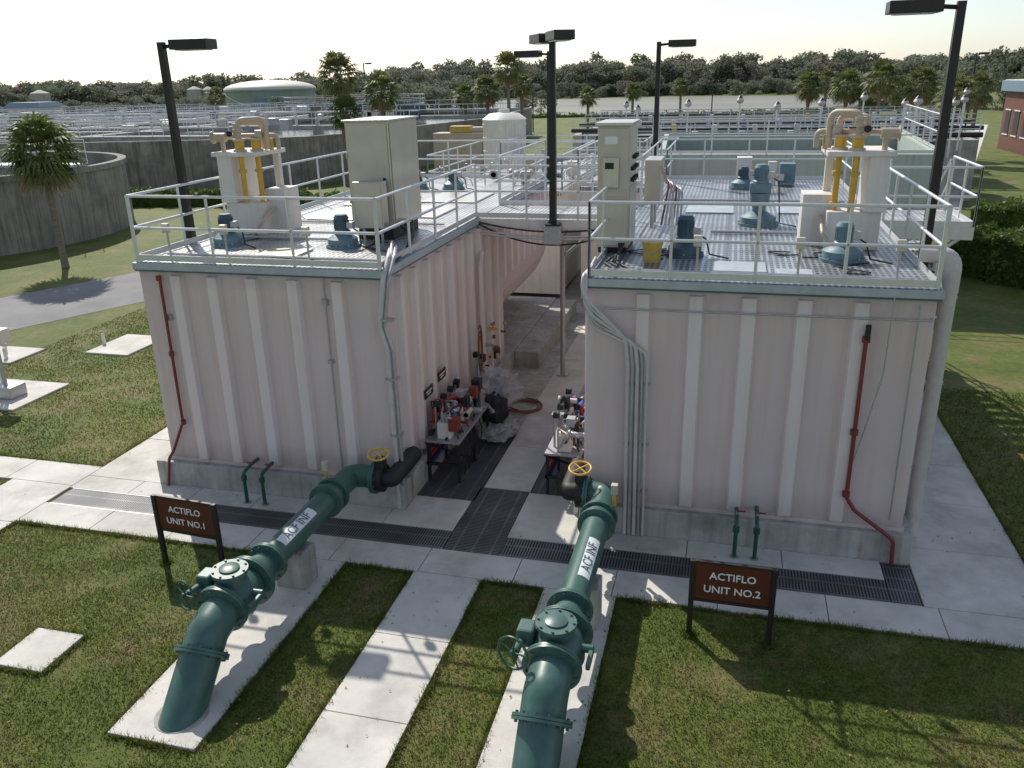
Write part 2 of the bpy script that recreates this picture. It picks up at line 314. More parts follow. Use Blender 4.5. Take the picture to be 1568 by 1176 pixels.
def blades():
    rects=[(-11.6,4.65,10.05,12),(-12.98,-11.55,0,12.3),(-6.57,-5.38,6.13,10.1),(-2.27,-1.18,3,10.1),(-4.29,-3.18,0,10.1),(-8.87,-8.08,6.83,7.64),(-40,-11.5,11.4,12.26),
           (-10.05,2.99,11.8,26),(2.95,4.64,10,30),(-11.6,-9.9,11,26),(-17.3,-15.9,18.5,20.3),(-18.3,-15.8,14.4,16.2)]
    def tri(x,y,h,w):
        n=len(x); a=rng.uniform(0,2*pi,n); ln=rng.uniform(.2,1.1,n)*h; la=rng.uniform(0,2*pi,n)
        v=np.zeros((n,3,3)); v[:,0]=np.stack([x-w*np.cos(a),y-w*np.sin(a),np.zeros(n)],1); v[:,1]=np.stack([x+w*np.cos(a),y+w*np.sin(a),np.zeros(n)],1)
        v[:,2]=np.stack([x+ln*np.cos(la),y+ln*np.sin(la),h],1); return v.reshape(-1,3)
    def make(x0,x1,y0,y1,dens,h0,h1,w):
        n=int((x1-x0)*(y1-y0)*dens); x=rng.uniform(x0,x1,n); y=rng.uniform(y0,y1,n); k=np.ones(n,bool)
        pn=np.sin(x*2.1+1.3*np.sin(y*1.7))*np.sin(y*2.6+np.sin(x*1.1)*1.7)+rng.normal(0,.45,n); k&=pn>-.75
        for a,b,c,d_ in rects: k&=~((x>a)&(x<b)&(y>c)&(y<d_))
        x=x[k];y=y[k]; return tri(x,y,rng.uniform(h0,h1,len(x)),w)
    def edge(x0,y0,x1,y1,nx,ny,dens=420):
        L=math.hypot(x1-x0,y1-y0); n=int(L*dens); s=rng.uniform(0,1,n); wob=.5+.5*np.sin(s*L*5+x0*3)*np.sin(s*L*2.3+y0); k=rng.uniform(0,1,n)<.35+.65*wob; s=s[k]; wob=wob[k]; n=len(s)
        o=rng.uniform(-.02,.05,n); return tri(x0+(x1-x0)*s+nx*o,y0+(y1-y0)*s+ny*o,rng.uniform(.045,.075,n)+.03*wob,.007)
    V=[make(-13.5,6.5,5,10.1,2300,.015,.04,.007),make(4.6,9,9,20,700,.02,.045,.012),make(-19,-11.6,5,24,600,.02,.045,.012)]
    for e in [(-11.55,10.07,-6.57,10.07,0,-1),(-5.38,10.07,-4.3,10.07,0,-1),(-3.17,10.07,-2.28,10.07,0,-1),(-1.17,10.07,4.6,10.07,0,-1),(-6.56,6.15,-6.56,10.05,-1,0),(-5.39,6.15,-5.39,10.05,1,0),(-6.55,6.14,-5.4,6.14,0,-1),
              (-2.26,4.8,-2.26,10.05,-1,0),(-1.19,4.8,-1.19,10.05,1,0),(-4.28,4.8,-4.28,10.05,-1,0),(-3.19,4.8,-3.19,10.05,1,0),(-8.86,6.84,-8.09,6.84,0,-1),(-8.86,7.63,-8.09,7.63,0,1),(-8.86,6.84,-8.86,7.63,-1,0),(-8.09,6.84,-8.09,7.63,1,0),
              (4.63,10,4.63,26,1,0),(-11.6,12.3,-11.6,24,-1,0),(-11.57,5,-11.57,10.05,1,0),(-12.96,5,-12.96,11.4,-1,0),(-22,12.26,-11.6,12.26,0,1)]: V.append(edge(*e))
    for x,y in ((-8.18,9.5),(-7.1,9.42),(-.15,9.48),(.86,9.47)):
        a=rng.uniform(0,2*pi,160); r=.05+rng.uniform(0,.05,160); V.append(tri(x+r*np.cos(a),y+r*np.sin(a),rng.uniform(.05,.10,160),.007))
    trimesh('lawn_grass_blades',np.concatenate(V),GRASSB)
    n=1500; x=rng.uniform(-13,8,n); y=rng.uniform(5,13.5,n); k=~((x>-10.1)&(x<3)&(y>11.8)); k&=rng.uniform(0,1,n)<np.where((y>10.05),.35,1); x=x[k];y=y[k];n=len(x); a=rng.uniform(0,6.28,n); s=rng.uniform(.008,.028,n)
    z=.046+rng.uniform(0,.006,n); v=np.zeros((n,3,3))
    for i,(da,k2) in enumerate(((0,1),(2.4,.8),(4.0,.9))): v[:,i]=np.stack([x+s*k2*np.cos(a+da),y+s*k2*np.sin(a+da),z+rng.uniform(-.004,.012,n)],1)
    trimesh('fallen_leaves',v.reshape(-1,3),LEAFD)
blades()
# ------------------------------------------------------------------ treatment tanks
YF=12.0
def hat_rib_front(T,x,z0,z1,w=.24,dp=.10,y=YF):
    a=w/2; b=w/2-.03
    vs=[]
    for z in (z0,z1-.0): vs+=[(x-a,y+.01,z),(x-b,y-dp,z),(x+b,y-dp,z),(x+a,y+.01,z)]
    T.add('ribs',TRIB,vs,[(0,1,5,4),(1,2,6,5),(2,3,7,6),(0,3,2,1),(4,5,6,7)],False,.006)
def hat_rib_side(T,xw,s,y,z0,z1,w=.2,dp=.10,xb=None):
    a=w/2; b=w/2-.03; xb=xw if xb is None else xb; vs=[]
    for z,xx in ((z0,xb),(z1,xw)): vs+=[(xx-s*.01,y-a,z),(xx+s*dp,y-b,z),(xx+s*dp,y+b,z),(xx-s*.01,y+a,z)]
    f=[(0,1,5,4),(1,2,6,5),(2,3,7,6),(0,3,2,1),(4,5,6,7)]
    if s>0: f=[tuple(reversed(q)) for q in f]
    T.add('ribs',TRIB,vs,f,False,.006)
def tank(x0,x1,sx0,sx1,ribs,deckmat,gapside):
    T=Thing('water_treatment_tank',((x0+x1)/2,18,0)); YB=24.5; YH=19.2
    T.box('concrete_base',CONCG,sx0,sx1,11.85,25,-.1,.5,bev=.02)
    T.box('walls',TANK,x0,x1,YF,YH,.5,4.08,bev=.008)
    prof=[(0,4.08),(0,2.5),(.12,2.0),(.38,1.5),(.75,1.1),(1.2,.8),(1.3,.5)]
    L=[(x0+i,z) for i,z in prof]; Rr=[(x1-i,z) for i,z in prof]; ring=L+Rr[::-1]; n=len(ring)
    vs=[(x,YH+.001,z) for x,z in ring]+[(x,YB,z) for x,z in ring]
    T.add('clarifier_hopper',TANK,vs,[(i,i+n,(i+1)%n+n,(i+1)%n) for i in range(n)]+[tuple(range(n-1,-1,-1))[::-1],tuple(range(n,2*n))[::-1]],False,.0)
    for x in ribs: hat_rib_front(T,x,.6,4.0)
    for s,xw in ((-1,x0),(1,x1)):
        y=12.55
        while y<YH-.1: hat_rib_side(T,xw,s,y,.6,4.0); y+=.66
        while y<YB-.2: hat_rib_side(T,xw,s,y,2.5,4.0); y+=.66
    T.box('foot_flange',TRIB,x0-.03,x1+.03,YF-.03,YF+.03,.5,.56)
    T.box('deck_edge',ALUD,x0-.06,x1+.06,YF-.07,YB+.05,4.085,4.2,bev=.006)
    T.box('edge_gasket',TEAL,x0-.045,x1+.045,YF-.05,YB+.03,4.055,4.083)
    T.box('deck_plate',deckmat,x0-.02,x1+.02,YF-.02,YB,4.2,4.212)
    return T
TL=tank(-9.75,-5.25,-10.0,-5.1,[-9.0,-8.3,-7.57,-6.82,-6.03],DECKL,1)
railing(TL,[(-9.72,12.0),(-5.3,12.0)],4.21); railing(TL,[(-9.74,12.0),(-9.74,24.4)],4.21); railing(TL,[(-5.28,12.0),(-5.28,17.3)],4.21); railing(TL,[(-5.28,19.3),(-5.28,24.4)],4.21); railing(TL,[(-9.74,24.42),(-5.28,24.42)],4.21)
TL.tube('red_pipe',RED,fillet([(-9.3,11.92,4.0),(-9.33,11.92,1.3),(-9.6,11.88,.72),(-9.66,11.8,.6),(-9.76,11.78,.05)],.12),.026)
for z in (3.95,2.6,1.3): TL.cyl('red_pipe',RED,(-9.32,11.92,z-.04),(-9.32,11.92,z+.04),.045)
for i,(dx,dy,r) in enumerate([(0,0,.045),(.09,.02,.03),(.03,.11,.03),(.03,.19,.022)]):
    TL.tube('corner_conduits_'+'ab'[i%2],CONDT if i%2==0 else COND,fillet([(-5.5+dx,13.0,4.35+.04*i),(-5.24+dx,12.3,4.38),(-5.20+dx,11.9+dy,4.1),(-5.32+dx*.8,11.90+dy,3.3),(-5.22+dx,11.90+dy,2.9),(-5.2+dx,11.88+dy,.05)],.25),r)
for z in (3.4,2.4,1.4): TL.box('conduit_clamps',COND,-5.27,-5.08,11.84,12.0,z,z+.04)
TL.tube('wall_pipe',TRIB,[(-5.12,16.9,.6),(-5.12,16.9,3.2),(-5.12,17.1,3.5)],.05)
for y,z in ((13.2,1.55),(13.95,1.62)):
    TL.box('wall_labels',BLACK,-5.135,-5.12,y,y+.42,z,z+.18); TL.box('wall_labels_text',LETT,-5.119,-5.117,y+.06,y+.36,z+.10,z+.125); TL.box('wall_labels_text',LETT,-5.119,-5.117,y+.1,y+.3,z+.05,z+.07)
TL.tube('thin_conduit',COND,[(-6.28,11.97,4.1),(-6.28,11.97,3.0),(-6.28,11.97,.6)],.012)
TL.box('front_bracket',COND,-6.32,-6.24,11.93,12.0,2.6,2.66); TL.box('front_bracket',COND,-6.33,-6.23,11.92,12.0,3.6,3.7); TL.box('front_bracket',COND,-9.3,-9.22,11.95,12.0,3.2,3.3)
TL.done()
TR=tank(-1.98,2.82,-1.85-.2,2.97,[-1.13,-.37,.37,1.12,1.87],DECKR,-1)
railing(TR,[(-1.95,12.0),(2.78,12.0)],4.21); railing(TR,[(2.8,12.0),(2.8,17.2)],4.21); railing(TR,[(2.8,19.2),(2.8,24.4)],4.21); railing(TR,[(-1.95,12.0),(-1.95,17.3)],4.21); railing(TR,[(-1.95,19.3),(-1.95,24.4)],4.21); railing(TR,[(-1.95,24.42),(2.8,24.42)],4.21)
for i in range(5):
    o=.072*i
    TR.tube('front_conduits_'+'ab'[i%2],COND if i%2 else CONDT,fillet([(-1.96,12.7,4.28+.02*i),(-2.02+.01*i,11.9,4.25),(-2.02+.02*i,11.84,4.0-.10*i+.05),(-1.90+.02*i,11.84,3.86-.10*i),(-1.36+o,11.84,3.32-.04*i),(-1.32+o,11.84,2.9),(-1.30+o,11.82,.05)],.2),.030 if i<3 else .022)
for z in (2.6,1.6,.8): TR.box('conduit_clamps',COND,-1.36,-.97,11.86,11.905,z,z+.04)
TR.tube('thin_conduit',COND,[(-1.95,11.86,3.78),(2.75,11.86,3.8),(2.85,12.1,3.8)],.014)
TR.tube('thin_conduit',COND,fillet([(2.25,11.86,4.1),(2.24,11.86,3.0),(2.12,11.86,2.3),(1.99,11.86,1.6)],.8),.009)
TR.tube('thin_conduit',COND,[(2.6,11.93,4.0),(2.62,11.93,.7)],.012)
TR.tube('red_pipe',RED,fillet([(1.96,11.86,3.62),(1.97,11.86,1.05),(2.1,11.84,.85),(2.55,11.78,.55),(2.68,11.76,.45),(2.7,11.76,.05)],.12),.03)
for z in (3.5,2.1,1.1): TR.cyl('red_pipe',RED,(1.96,11.86,z-.04),(1.96,11.86,z+.04),.055)
TR.box('red_pipe_cap',BLACK,1.93,2.0,11.80,11.84,3.5,3.72)
TR.cyl('downpipe',CONDT,(3.12,12.75,.05),(3.12,12.75,4.1),.11,seg=20); TR.tube('downpipe',CONDT,fillet([(3.12,12.75,4.0),(3.12,12.75,4.52),(2.72,12.9,4.52)],.2),.12,20)
for z in (1.2,2.6,3.9): TR.box('wall_bracket',COND,2.82,3.24,12.72,12.78,z,z+.05)
TR.done()
t=Thing('deck_instruments',(-7,12.2,4.2))
for x in (-9.2,-8.1,-6.6,-.4,1.0,2.3):
    t.tube('stand',COND,[(x,12.18,4.21),(x,12.18,4.7)],.018,8); t.box('junction',STEELB,x-.06,x+.06,12.12,12.2,4.68,4.84,bev=.01)
for i,(x0,x1,y) in enumerate([(-9.5,-5.5,12.5),(-9.4,-6.9,14.2),(-1.7,2.5,12.35),(-.3,2.3,15.9),(-1.5,2.5,20.1),(-9.4,-5.6,16.1),(-9.4,-5.6,21.2)]):
    t.tube('conduit_runs',COND,[(x0,y,4.25),(x1,y,4.25)],.022,8); t.tube('conduit_runs',COND,[(x0,y+.07,4.25),(x1-.4,y+.07,4.25)],.018,8)
r9=random.Random(9)
for i in range(12):
    x=r9.choice([-9,-8,-7,-6,-1,0,1,2])+r9.uniform(-.3,.3); y=r9.uniform(12.4,14); P=[(x,y,4.23)]
    for k in range(4): x+=r9.uniform(-.45,.45); y+=r9.uniform(-.1,.4); x=min(max(x,-9.5),2.5); P.append((x,y,4.23))
    if not any(-5.3<p[0]<-1.95 for p in P): t.tube('loose_cables',BLACK,fillet(P,.2),.011,6)
t.done()
# ------------------------------------------------------------------ bridge between tanks
Bd=Thing('access_bridge',(-3.6,18.2,4.2))
Bd.box('bridge_beams',WHITE,-5.25,-1.98,17.28,17.36,3.98,4.19,bev=.006); Bd.box('bridge_beams',WHITE,-5.25,-1.98,19.18,19.26,3.98,4.19,bev=.006)
Bd.box('bridge_deck',DECKL,-5.2,-2.0,17.37,19.17,4.17,4.2)
railing(Bd,[(-5.28,17.32),(-1.95,17.32)],4.19,step=1.1); railing(Bd,[(-5.28,19.22),(-1.95,19.22)],4.19,step=1.1)
Bd.tube('support_post',COND,[(-3.76,19.22,0),(-3.76,19.22,4.0)],.06); Bd.box('support_post_base',COND,-3.9,-3.62,19.08,19.36,0.03,.06)
Bd.tube('brace',COND,[(-3.76,19.2,3.3),(-3.3,17.4,3.98)],.035); Bd.tube('brace',COND,[(-3.76,19.22,3.0),(-2.6,19.22,3.98)],.035)
Bd.box('pole_seat',COND,-3.74,-3.38,17.06,17.28,3.7,4.09,bev=.01)
for k in range(4): Bd.tube('slung_hoses',BLACK if k<2 else CONDT,[(-5.2+3.2*t,17.2-.02*k,4.12-.03*k-(.35+.07*k)*4*t*(1-t)*(1 if k%2 else .5)) for t in [i/12 for i in range(13)]],.018) if k<2 else Bd.tube('slung_conduits',CONDT,[(-5.2+3.2*t,17.2-.02*k,4.05-.05*k-.1*4*t*(1-t)) for t in [i/8 for i in range(9)]],.02)
Bd.done()
Ld=Thing('access_stair',(3.8,18.5,4.2))
Ld.box('landing_deck',DECKL,2.9,4.4,17.15,19.3,4.12,4.2); Ld.box('landing_beams',ALU,2.9,4.44,17.09,17.14,3.98,4.22); Ld.box('landing_beams',ALU,4.4,4.45,17.15,19.3,3.98,4.22)
railing(Ld,[(2.85,17.12),(4.42,17.12),(4.42,19.3)],4.2)
for y in (17.2,19.2): Ld.tube('knee_braces',ALU,[(2.9,y,2.9),(4.3,y,4.05)],.045)
Ld.tube('rear_leg',ALU,[(4.35,19.2,0),(4.35,19.2,4.1)],.05)
n=18
for i in range(n):
    z=4.2-(i+1)*4.2/(n+1); y=19.35+i*.27; Ld.box('treads',DECKL,3.25,4.35,y,y+.27,z,z+.04)
for x in (3.23,4.37):
    Ld.tube('stringers',ALU,[(x,19.3,4.1),(x,19.3+n*.27,.1)],.07,seg=4)
    for hh in (1.05,.55): Ld.tube('stair_rails',ALU,[(x,19.3,4.2+hh),(x,19.3+n*.27,.1+hh)],.024)
    for i in range(0,n+1,3): y=19.3+i*.27; z=4.1-i*4.0/n; Ld.tube('stair_rails',ALU,[(x,y,z),(x,y,z+1.08)],.022)
Ld.done()
# ------------------------------------------------------------------ light poles
def lamp(x,y,z0,top,arms):
    T=Thing('light_pole',(x,y,z0))
    w=.07; T.box('pole',BRONZE,x-w,x+w,y-w,y+w,z0,top,bev=.006,taper=.012); T.box('base_plate',BRONZE,x-.16,x+.16,y-.16,y+.16,z0,z0+.03,bev=.004)
    for i in (-1,1):
        for j in (-1,1): T.cyl('bolts',COND,(x+.12*i,y+.12*j,z0+.03),(x+.12*i,y+.12*j,z0+.07),.015,seg=6)
    for a in arms:
        dx,dy=cos(a),sin(a)
        T.tube('arm',BRONZE,[(x+dx*.05,y+dy*.05,top-.08),(x+dx*.3,y+dy*.3,top-.06)],.035,seg=6)
        c=(x+dx*.62,y+dy*.62)
        T.box('lamp_head',BRONZE,c[0]-.36,c[0]+.36,c[1]-.2,c[1]+.2,top-.14,top+.03,bev=.01,rot=a); T.box('lens',GLASS,c[0]-.28,c[0]+.28,c[1]-.15,c[1]+.15,top-.155,top-.142,rot=a)
    T.done()
lamp(-9.98,13.9,4.0,7.75,[0.05]); lamp(-3.56,17.17,4.1,7.8,[-pi*.36,pi*.66]); lamp(3.02,14.15,4.0,7.9,[pi])
lamp(-2.12,24.4,4.1,7.85,[0]); lamp(-5.15,24.4,4.1,7.7,[pi-.1])
for x,y,z in ((-9.98,13.9,4.0),(3.02,14.15,4.0)):
    t=Thing('pole_bracket'); s=1 if x<0 else -1; t.box('pole_bracket',COND,min(x-.16,x+s*.26),max(x-.16,x+s*.26) if s>0 else x+.16,y-.12,y+.12,3.85,3.998); t.done()
# ------------------------------------------------------------------ deck equipment
Z=4.212
def mixer(x,y,h=.62,r=.27,base=BLUE,mot=BLUED,z=Z,tall=False):
    T=Thing('mixer_motor',(x,y,z))
    T.cyl('base_drum',base,(x,y,z),(x,y,z+.05),r*1.15,seg=24); T.tube('base_drum',base,[(x,y,z+.05),(x,y,z+.16),(x,y,z+.2),(x,y,z+.26)],[r,r,r*.75,r*.45],20)
    z1=z+.26
    if tall:
        T.tube('gearbox',base,[(x,y,z1),(x,y,z1+.12),(x,y,z1+.15),(x,y,z1+.35)],[.13,.13,.19,.19],18); z1+=.35
        T.box('gearbox_housing',base,x-.2,x+.2,y-.14,y+.14,z1,z1+.2,bev=.02); z1+=.2
    T.tube('motor',mot if not tall else base,[(x,y,z1),(x,y,z1+.03),(x,y,z1+.05),(x,y,z+h-.08),(x,y,z+h-.06),(x,y,z+h)],[.15,.15,.125,.125,.14,.10],18)
    for k in range(14):
        a=2*pi*k/14; T.box('cooling_fins',mot if not tall else base,x+cos(a)*.13-.006,x+cos(a)*.13+.006,y+sin(a)*.13-.006,y+sin(a)*.13+.006,z1+.06,z+h-.09)
    T.box('terminal_box',COND,x+.1,x+.24,y-.06,y+.06,z1+.08,z1+.2,bev=.008)
    T.tube('cable',BLACK,[(x+.2,y,z1+.1),(x+.33,y-.02,z1+.02),(x+.4,y-.1,z+.05),(x+.7,y-.25,z+.02)],.014)
    for k in range(8):
        a=2*pi*k/8; T.cyl('bolts',COND,(x+cos(a)*r*1.05,y+sin(a)*r*1.05,z+.05),(x+cos(a)*r*1.05,y+sin(a)*r*1.05,z+.075),.016,seg=6)
    T.done()
mixer(-8.95,13.55,.58); mixer(-6.72,13.72,.58); mixer(-8.3,21.8,.5); mixer(-7.3,21.9,.5)
mixer(-.66,13.8,.66,base=BLUED); mixer(.56,17.0,1.15,.34,tall=True,mot=BLUE); mixer(1.76,13.75,.6,.3,mot=BLUE)
mixer(.3,22.6,.55,.3)
C=Thing('control_cabinet',(-6.4,15,Z))
C.box('cabinet_body',STEEL,-6.82,-5.98,14.4,15.85,Z+.22,6.34,bev=.015); C.box('top_lid',STEEL,-6.86,-5.94,14.36,15.89,6.34,6.37,bev=.004)
C.box('door',STEELB,-6.79,-6.01,14.375,14.395,Z+.28,6.3,bev=.006); C.box('plinth',BLACK,-6.75,-6.05,14.5,15.8,Z,Z+.22)
C.box('handle',BLACK,-6.12,-6.08,14.34,14.375,5.2,5.36); C.box('side_door',STEEL,-5.978,-5.962,14.45,15.8,Z+.28,6.3,bev=.004)
for z in (4.9,5.7): C.box('hinges',COND,-6.82,-6.79,14.36,14.38,z,z+.1)
for k in range(4): C.tube('cables',BLACK,fillet([(-6.0,14.7+.2*k,Z+.25),(-5.75-.03*k,14.5+.15*k,Z+.15+.05*k),(-5.5,14.1,Z+.3-.05*k),(-5.35,13.3,Z+.05),(-5.22,12.4,Z+.02)],.2),.02)
C.done()
C=Thing('junction_box',(-6.3,14,Z)); C.box('box_body',STEEL,-6.55,-6.0,13.95,14.2,Z+.3,Z+1.12,bev=.012); C.box('box_door',STEELB,-6.53,-6.02,13.935,13.948,Z+.33,Z+1.09)
for x in (-6.45,-6.1): C.tube('legs',COND,[(x,14.08,Z),(x,14.08,Z+.32)],.025)
C.done()
C=Thing('control_cabinet',(-1.9,14.2,Z))
C.box('cabinet_body',STEELB,-2.12,-1.60,13.8,14.85,Z+.1,6.26,bev=.012); C.box('top_lid',STEEL,-2.16,-1.56,13.76,14.89,6.26,6.31,bev=.006)
C.box('door',STEELB,-2.10,-1.62,13.775,13.795,5.15,6.22,bev=.005); C.box('door_lower',STEEL,-2.10,-1.62,13.775,13.795,Z+.14,5.1,bev=.005); C.box('plinth',BLACK,-2.1,-1.62,13.85,14.8,Z,Z+.1)
C.box('meter_box',STEEL,-2.02,-1.76,13.68,13.775,5.3,5.78,bev=.01); C.box('meter_window',BLACK,-1.98,-1.84,13.672,13.68,5.6,5.7)
C.box('nameplate',LETT,-2.0,-1.8,13.765,13.774,5.98,6.1)
for y in (14.0,14.2,14.4,14.6):
    for z in (5.75,5.58,5.4):
        if random.random()<.8: C.cyl('switch_knobs',BLACK,(-1.60,y,z),(-1.54,y,z),.035,seg=10)
C.box('side_door',STEEL,-1.598,-1.585,13.88,14.78,Z+.15,5.3)
for k in range(3): C.tube('cables',BLACK,fillet([(-1.75+.05*k,13.85,Z+.2),(-1.7,13.5,Z+.08),(-1.85+.1*k,12.9,Z+.03),(-1.5+.15*k,12.2,Z+.03)],.15),.018)
C.done()
C=Thing('electrical_panel',(-1.2,18,Z)); C.box('panel_body',STEEL,-1.6,-1.3,16.3,17.2,Z+.5,5.5,bev=.01)
for y in (16.4,17.1): C.tube('legs',COND,[(-1.45,y,Z),(-1.45,y,Z+.5)],.03)
for k in range(6): C.tube('hose_bundle_'+('a' if k%3==0 else 'b'),HOSE if k%3==0 else COND,fillet([(-1.3+.04*k,16.2,5.4-.1*k),(-1.1+.05*k,15.8,5.1),(-1.2+.07*k,15.6,4.4)],.2),.02)
C.done()
def tower(x0,x1,y0,y1,m):
    T=Thing('polymer_feed_unit',((x0+x1)/2,y0,Z)); zt=5.72
    T.box('cabinet_base',WHITE,x0+.02,x1-.02,y0+.08,y1-.3,Z,Z+.62,bev=.012)
    T.box('side_cabinet',WHITE,(x1-.12) if m>0 else x0-.35,(x1+.30) if m>0 else x0+.12,y0+.45,y1,Z,Z+.85,bev=.012)
    T.box('top_table',WHITE,x0-.08,x1+.08,y0-.05,y1+.05,zt,zt+.08,bev=.01)
    for x in (x0+.0,x1-.12):
        T.box('table_legs',WHITE,x,x+.12,y1-.14,y1-.02,Z,zt)
    T.box('back_panel',WHITE,x0 if m>0 else x1-.30,x0+.30 if m>0 else x1,y0,y1-.15,Z+.63,zt-.001,bev=.008)
    xc=(x0+x1)/2+ (.18 if m>0 else -.18)
    for i,dx in enumerate((-.12,.12,)):
        X=xc+dx*m; Y=y0+.12+.2*i
        T.cyl('yellow_riser',YEL,(X,Y,Z+.62),(X,Y,zt+.02),.05,seg=14)
        for z in (Z+.7,Z+1.2): T.cyl('riser_unions',YELD,(X,Y,z),(X,Y,z+.05),.085,seg=14)
        T.cyl('yellow_valves',YEL,(X,Y,zt+.08),(X,Y,zt+.28),.09,seg=16); T.cyl('valve_flanges',TAN,(X,Y,zt+.28),(X,Y,zt+.32),.125,seg=16); T.cyl('valve_flanges',TAN,(X,Y,zt+.08),(X,Y,zt+.12),.125,seg=16)
    X=xc+.34*m; T.cyl('yellow_riser',YELD,(X,y0+.5,zt+.08),(X,y0+.5,zt+.3),.04,seg=12)
    a=xc-.12*m; Y=y0+.12
    T.tube('tan_manifold',TAN,fillet([(a,Y,zt+.32),(a,Y,zt+.66),(a+.42*m,Y+.3,zt+.66),(a+.42*m,Y+.3,zt+.1)],.15,8),.055,14)
    T.tube('tan_manifold',TAN,fillet([(a-.14*m,Y+.14,zt+.3),(a-.14*m,Y+.14,zt+.60),(a+.26*m,Y+.45,zt+.60),(a+.26*m,Y+.45,zt+.1)],.13,8),.05,12)
    T.tube('tan_manifold',TAN,fillet([(a-.42*m,Y+.1,zt+.08),(a-.42*m,Y+.1,zt+.36),(a+.6*m,Y+.4,zt+.36),(a+.6*m,Y+.4,zt+.1)],.1,8),.045,12)
    T.cyl('tan_manifold',TAN,(a-.62*m,Y+.1,zt+.34),(a-.34*m,Y+.1,zt+.34),.085,seg=16); T.cyl('tan_manifold',TAN,(a-.62*m,Y+.1,zt+.34),(a-.60*m,Y+.1,zt+.34),.12,seg=16); T.cyl('tan_manifold',TAN,(a+.25*m,Y+.2,zt+.38),(a+.36*m,Y+.24,zt+.38),.09,seg=14)
    for zz in (.45,.56): T.cyl('tan_manifold',TAN,(a,Y,zt+zz),(a,Y,zt+zz+.04),.095,seg=14)
    T.cyl('gauge',BLACK,(a-.1*m,Y-.12,zt+.42),(a-.1*m,Y-.16,zt+.42),.055,seg=16)
    T.tube('feed_hose',TAN,fillet([(xc+.3*m,y0+.4,Z+.5),(xc+.3*m,y0-.1,Z+.3),(xc+.1*m,y0-.2,Z+.02)],.1),.03)
    T.done()
tower(-9.62,-8.82,14.55,15.6,1); tower(1.55,2.42,14.55,15.6,-1)
t=Thing('yellow_bucket',(-1.14,13.25,Z)); t.tube('bucket',YELD,[(-1.14,13.25,Z),(-1.14,13.25,Z+.3),(-1.14,13.25,Z+.32)],[.13,.16,.165],20); t.tube('handle',COND,[(-1.3,13.25,Z+.3),(-1.25,13.12,Z+.18),(-1.14,13.08,Z+.14),(-1.03,13.12,Z+.18),(-.98,13.25,Z+.3)],.006,6); t.done()
t=Thing('deck_hatch_covers')
for (a,b,c,d_) in [(-8.9,-7.5,16.5,18.2),(-7.3,-6.1,17.0,18.6),(-9.0,-7.6,18.6,20.2),(-7.3,-5.9,19.3,21.0),(-7.9,-7.1,12.7,13.3)]: t.box('hatch_plates',STEEL,a,b,c,d_,4.213,4.25,bev=.008)
for (a,b,c,d_) in [(-.2,.6,12.6,13.3),(.75,1.25,12.5,12.9),(-.9,.1,18.3,19.8),(1.0,2.2,18.4,20.0)]: t.box('hatch_plates_dark',ALUD,a,b,c,d_,4.213,4.24,bev=.006)
t.done()
def clutter(name,x0,x1,y0,y1,z0,n,mats,smin=.05,smax=.16,zr=.5,seed=1):
    r=random.Random(seed); T=Thing(name,((x0+x1)/2,(y0+y1)/2,z0))
    for i in range(n):
        x=r.uniform(x0,x1); y=r.uniform(y0,y1); z=z0+r.uniform(0,zr); m=r.choice(mats); s=r.uniform(smin,smax); k=r.random(); pn='part_'+m.name
        if k<.25: T.box(pn,m,x-s/2,x+s/2,y-s*.6,y+s*.6,z,z+s*1.3,bev=.006)
        elif k<.62:
            a=r.choice([(1,0,0),(0,1,0),(0,0,1)]); v=Vector(a)*s; T.cyl(pn,m,Vector((x,y,z))-v,Vector((x,y,z))+v,s*.32,seg=12); T.cyl(pn,m,Vector((x,y,z))-v,Vector((x,y,z))-v*.8,s*.5,seg=12)
        elif k<.85: T.tube(pn,m,fillet([(x,y,z0),(x,y,z+s),(x+r.uniform(-.3,.3),y+r.uniform(-.4,.4),z+s),(x+r.uniform(-.2,.2),y+r.uniform(-.4,.4),z0)],.06),.018)
        else:
            T.torus(pn,m,(x,y,z+s),(r.uniform(-1,1),r.uniform(-1,1),.6),s*.5,.012,18,6); T.cyl(pn,m,(x,y,z),(x,y,z+s),.014,seg=8)
    return T
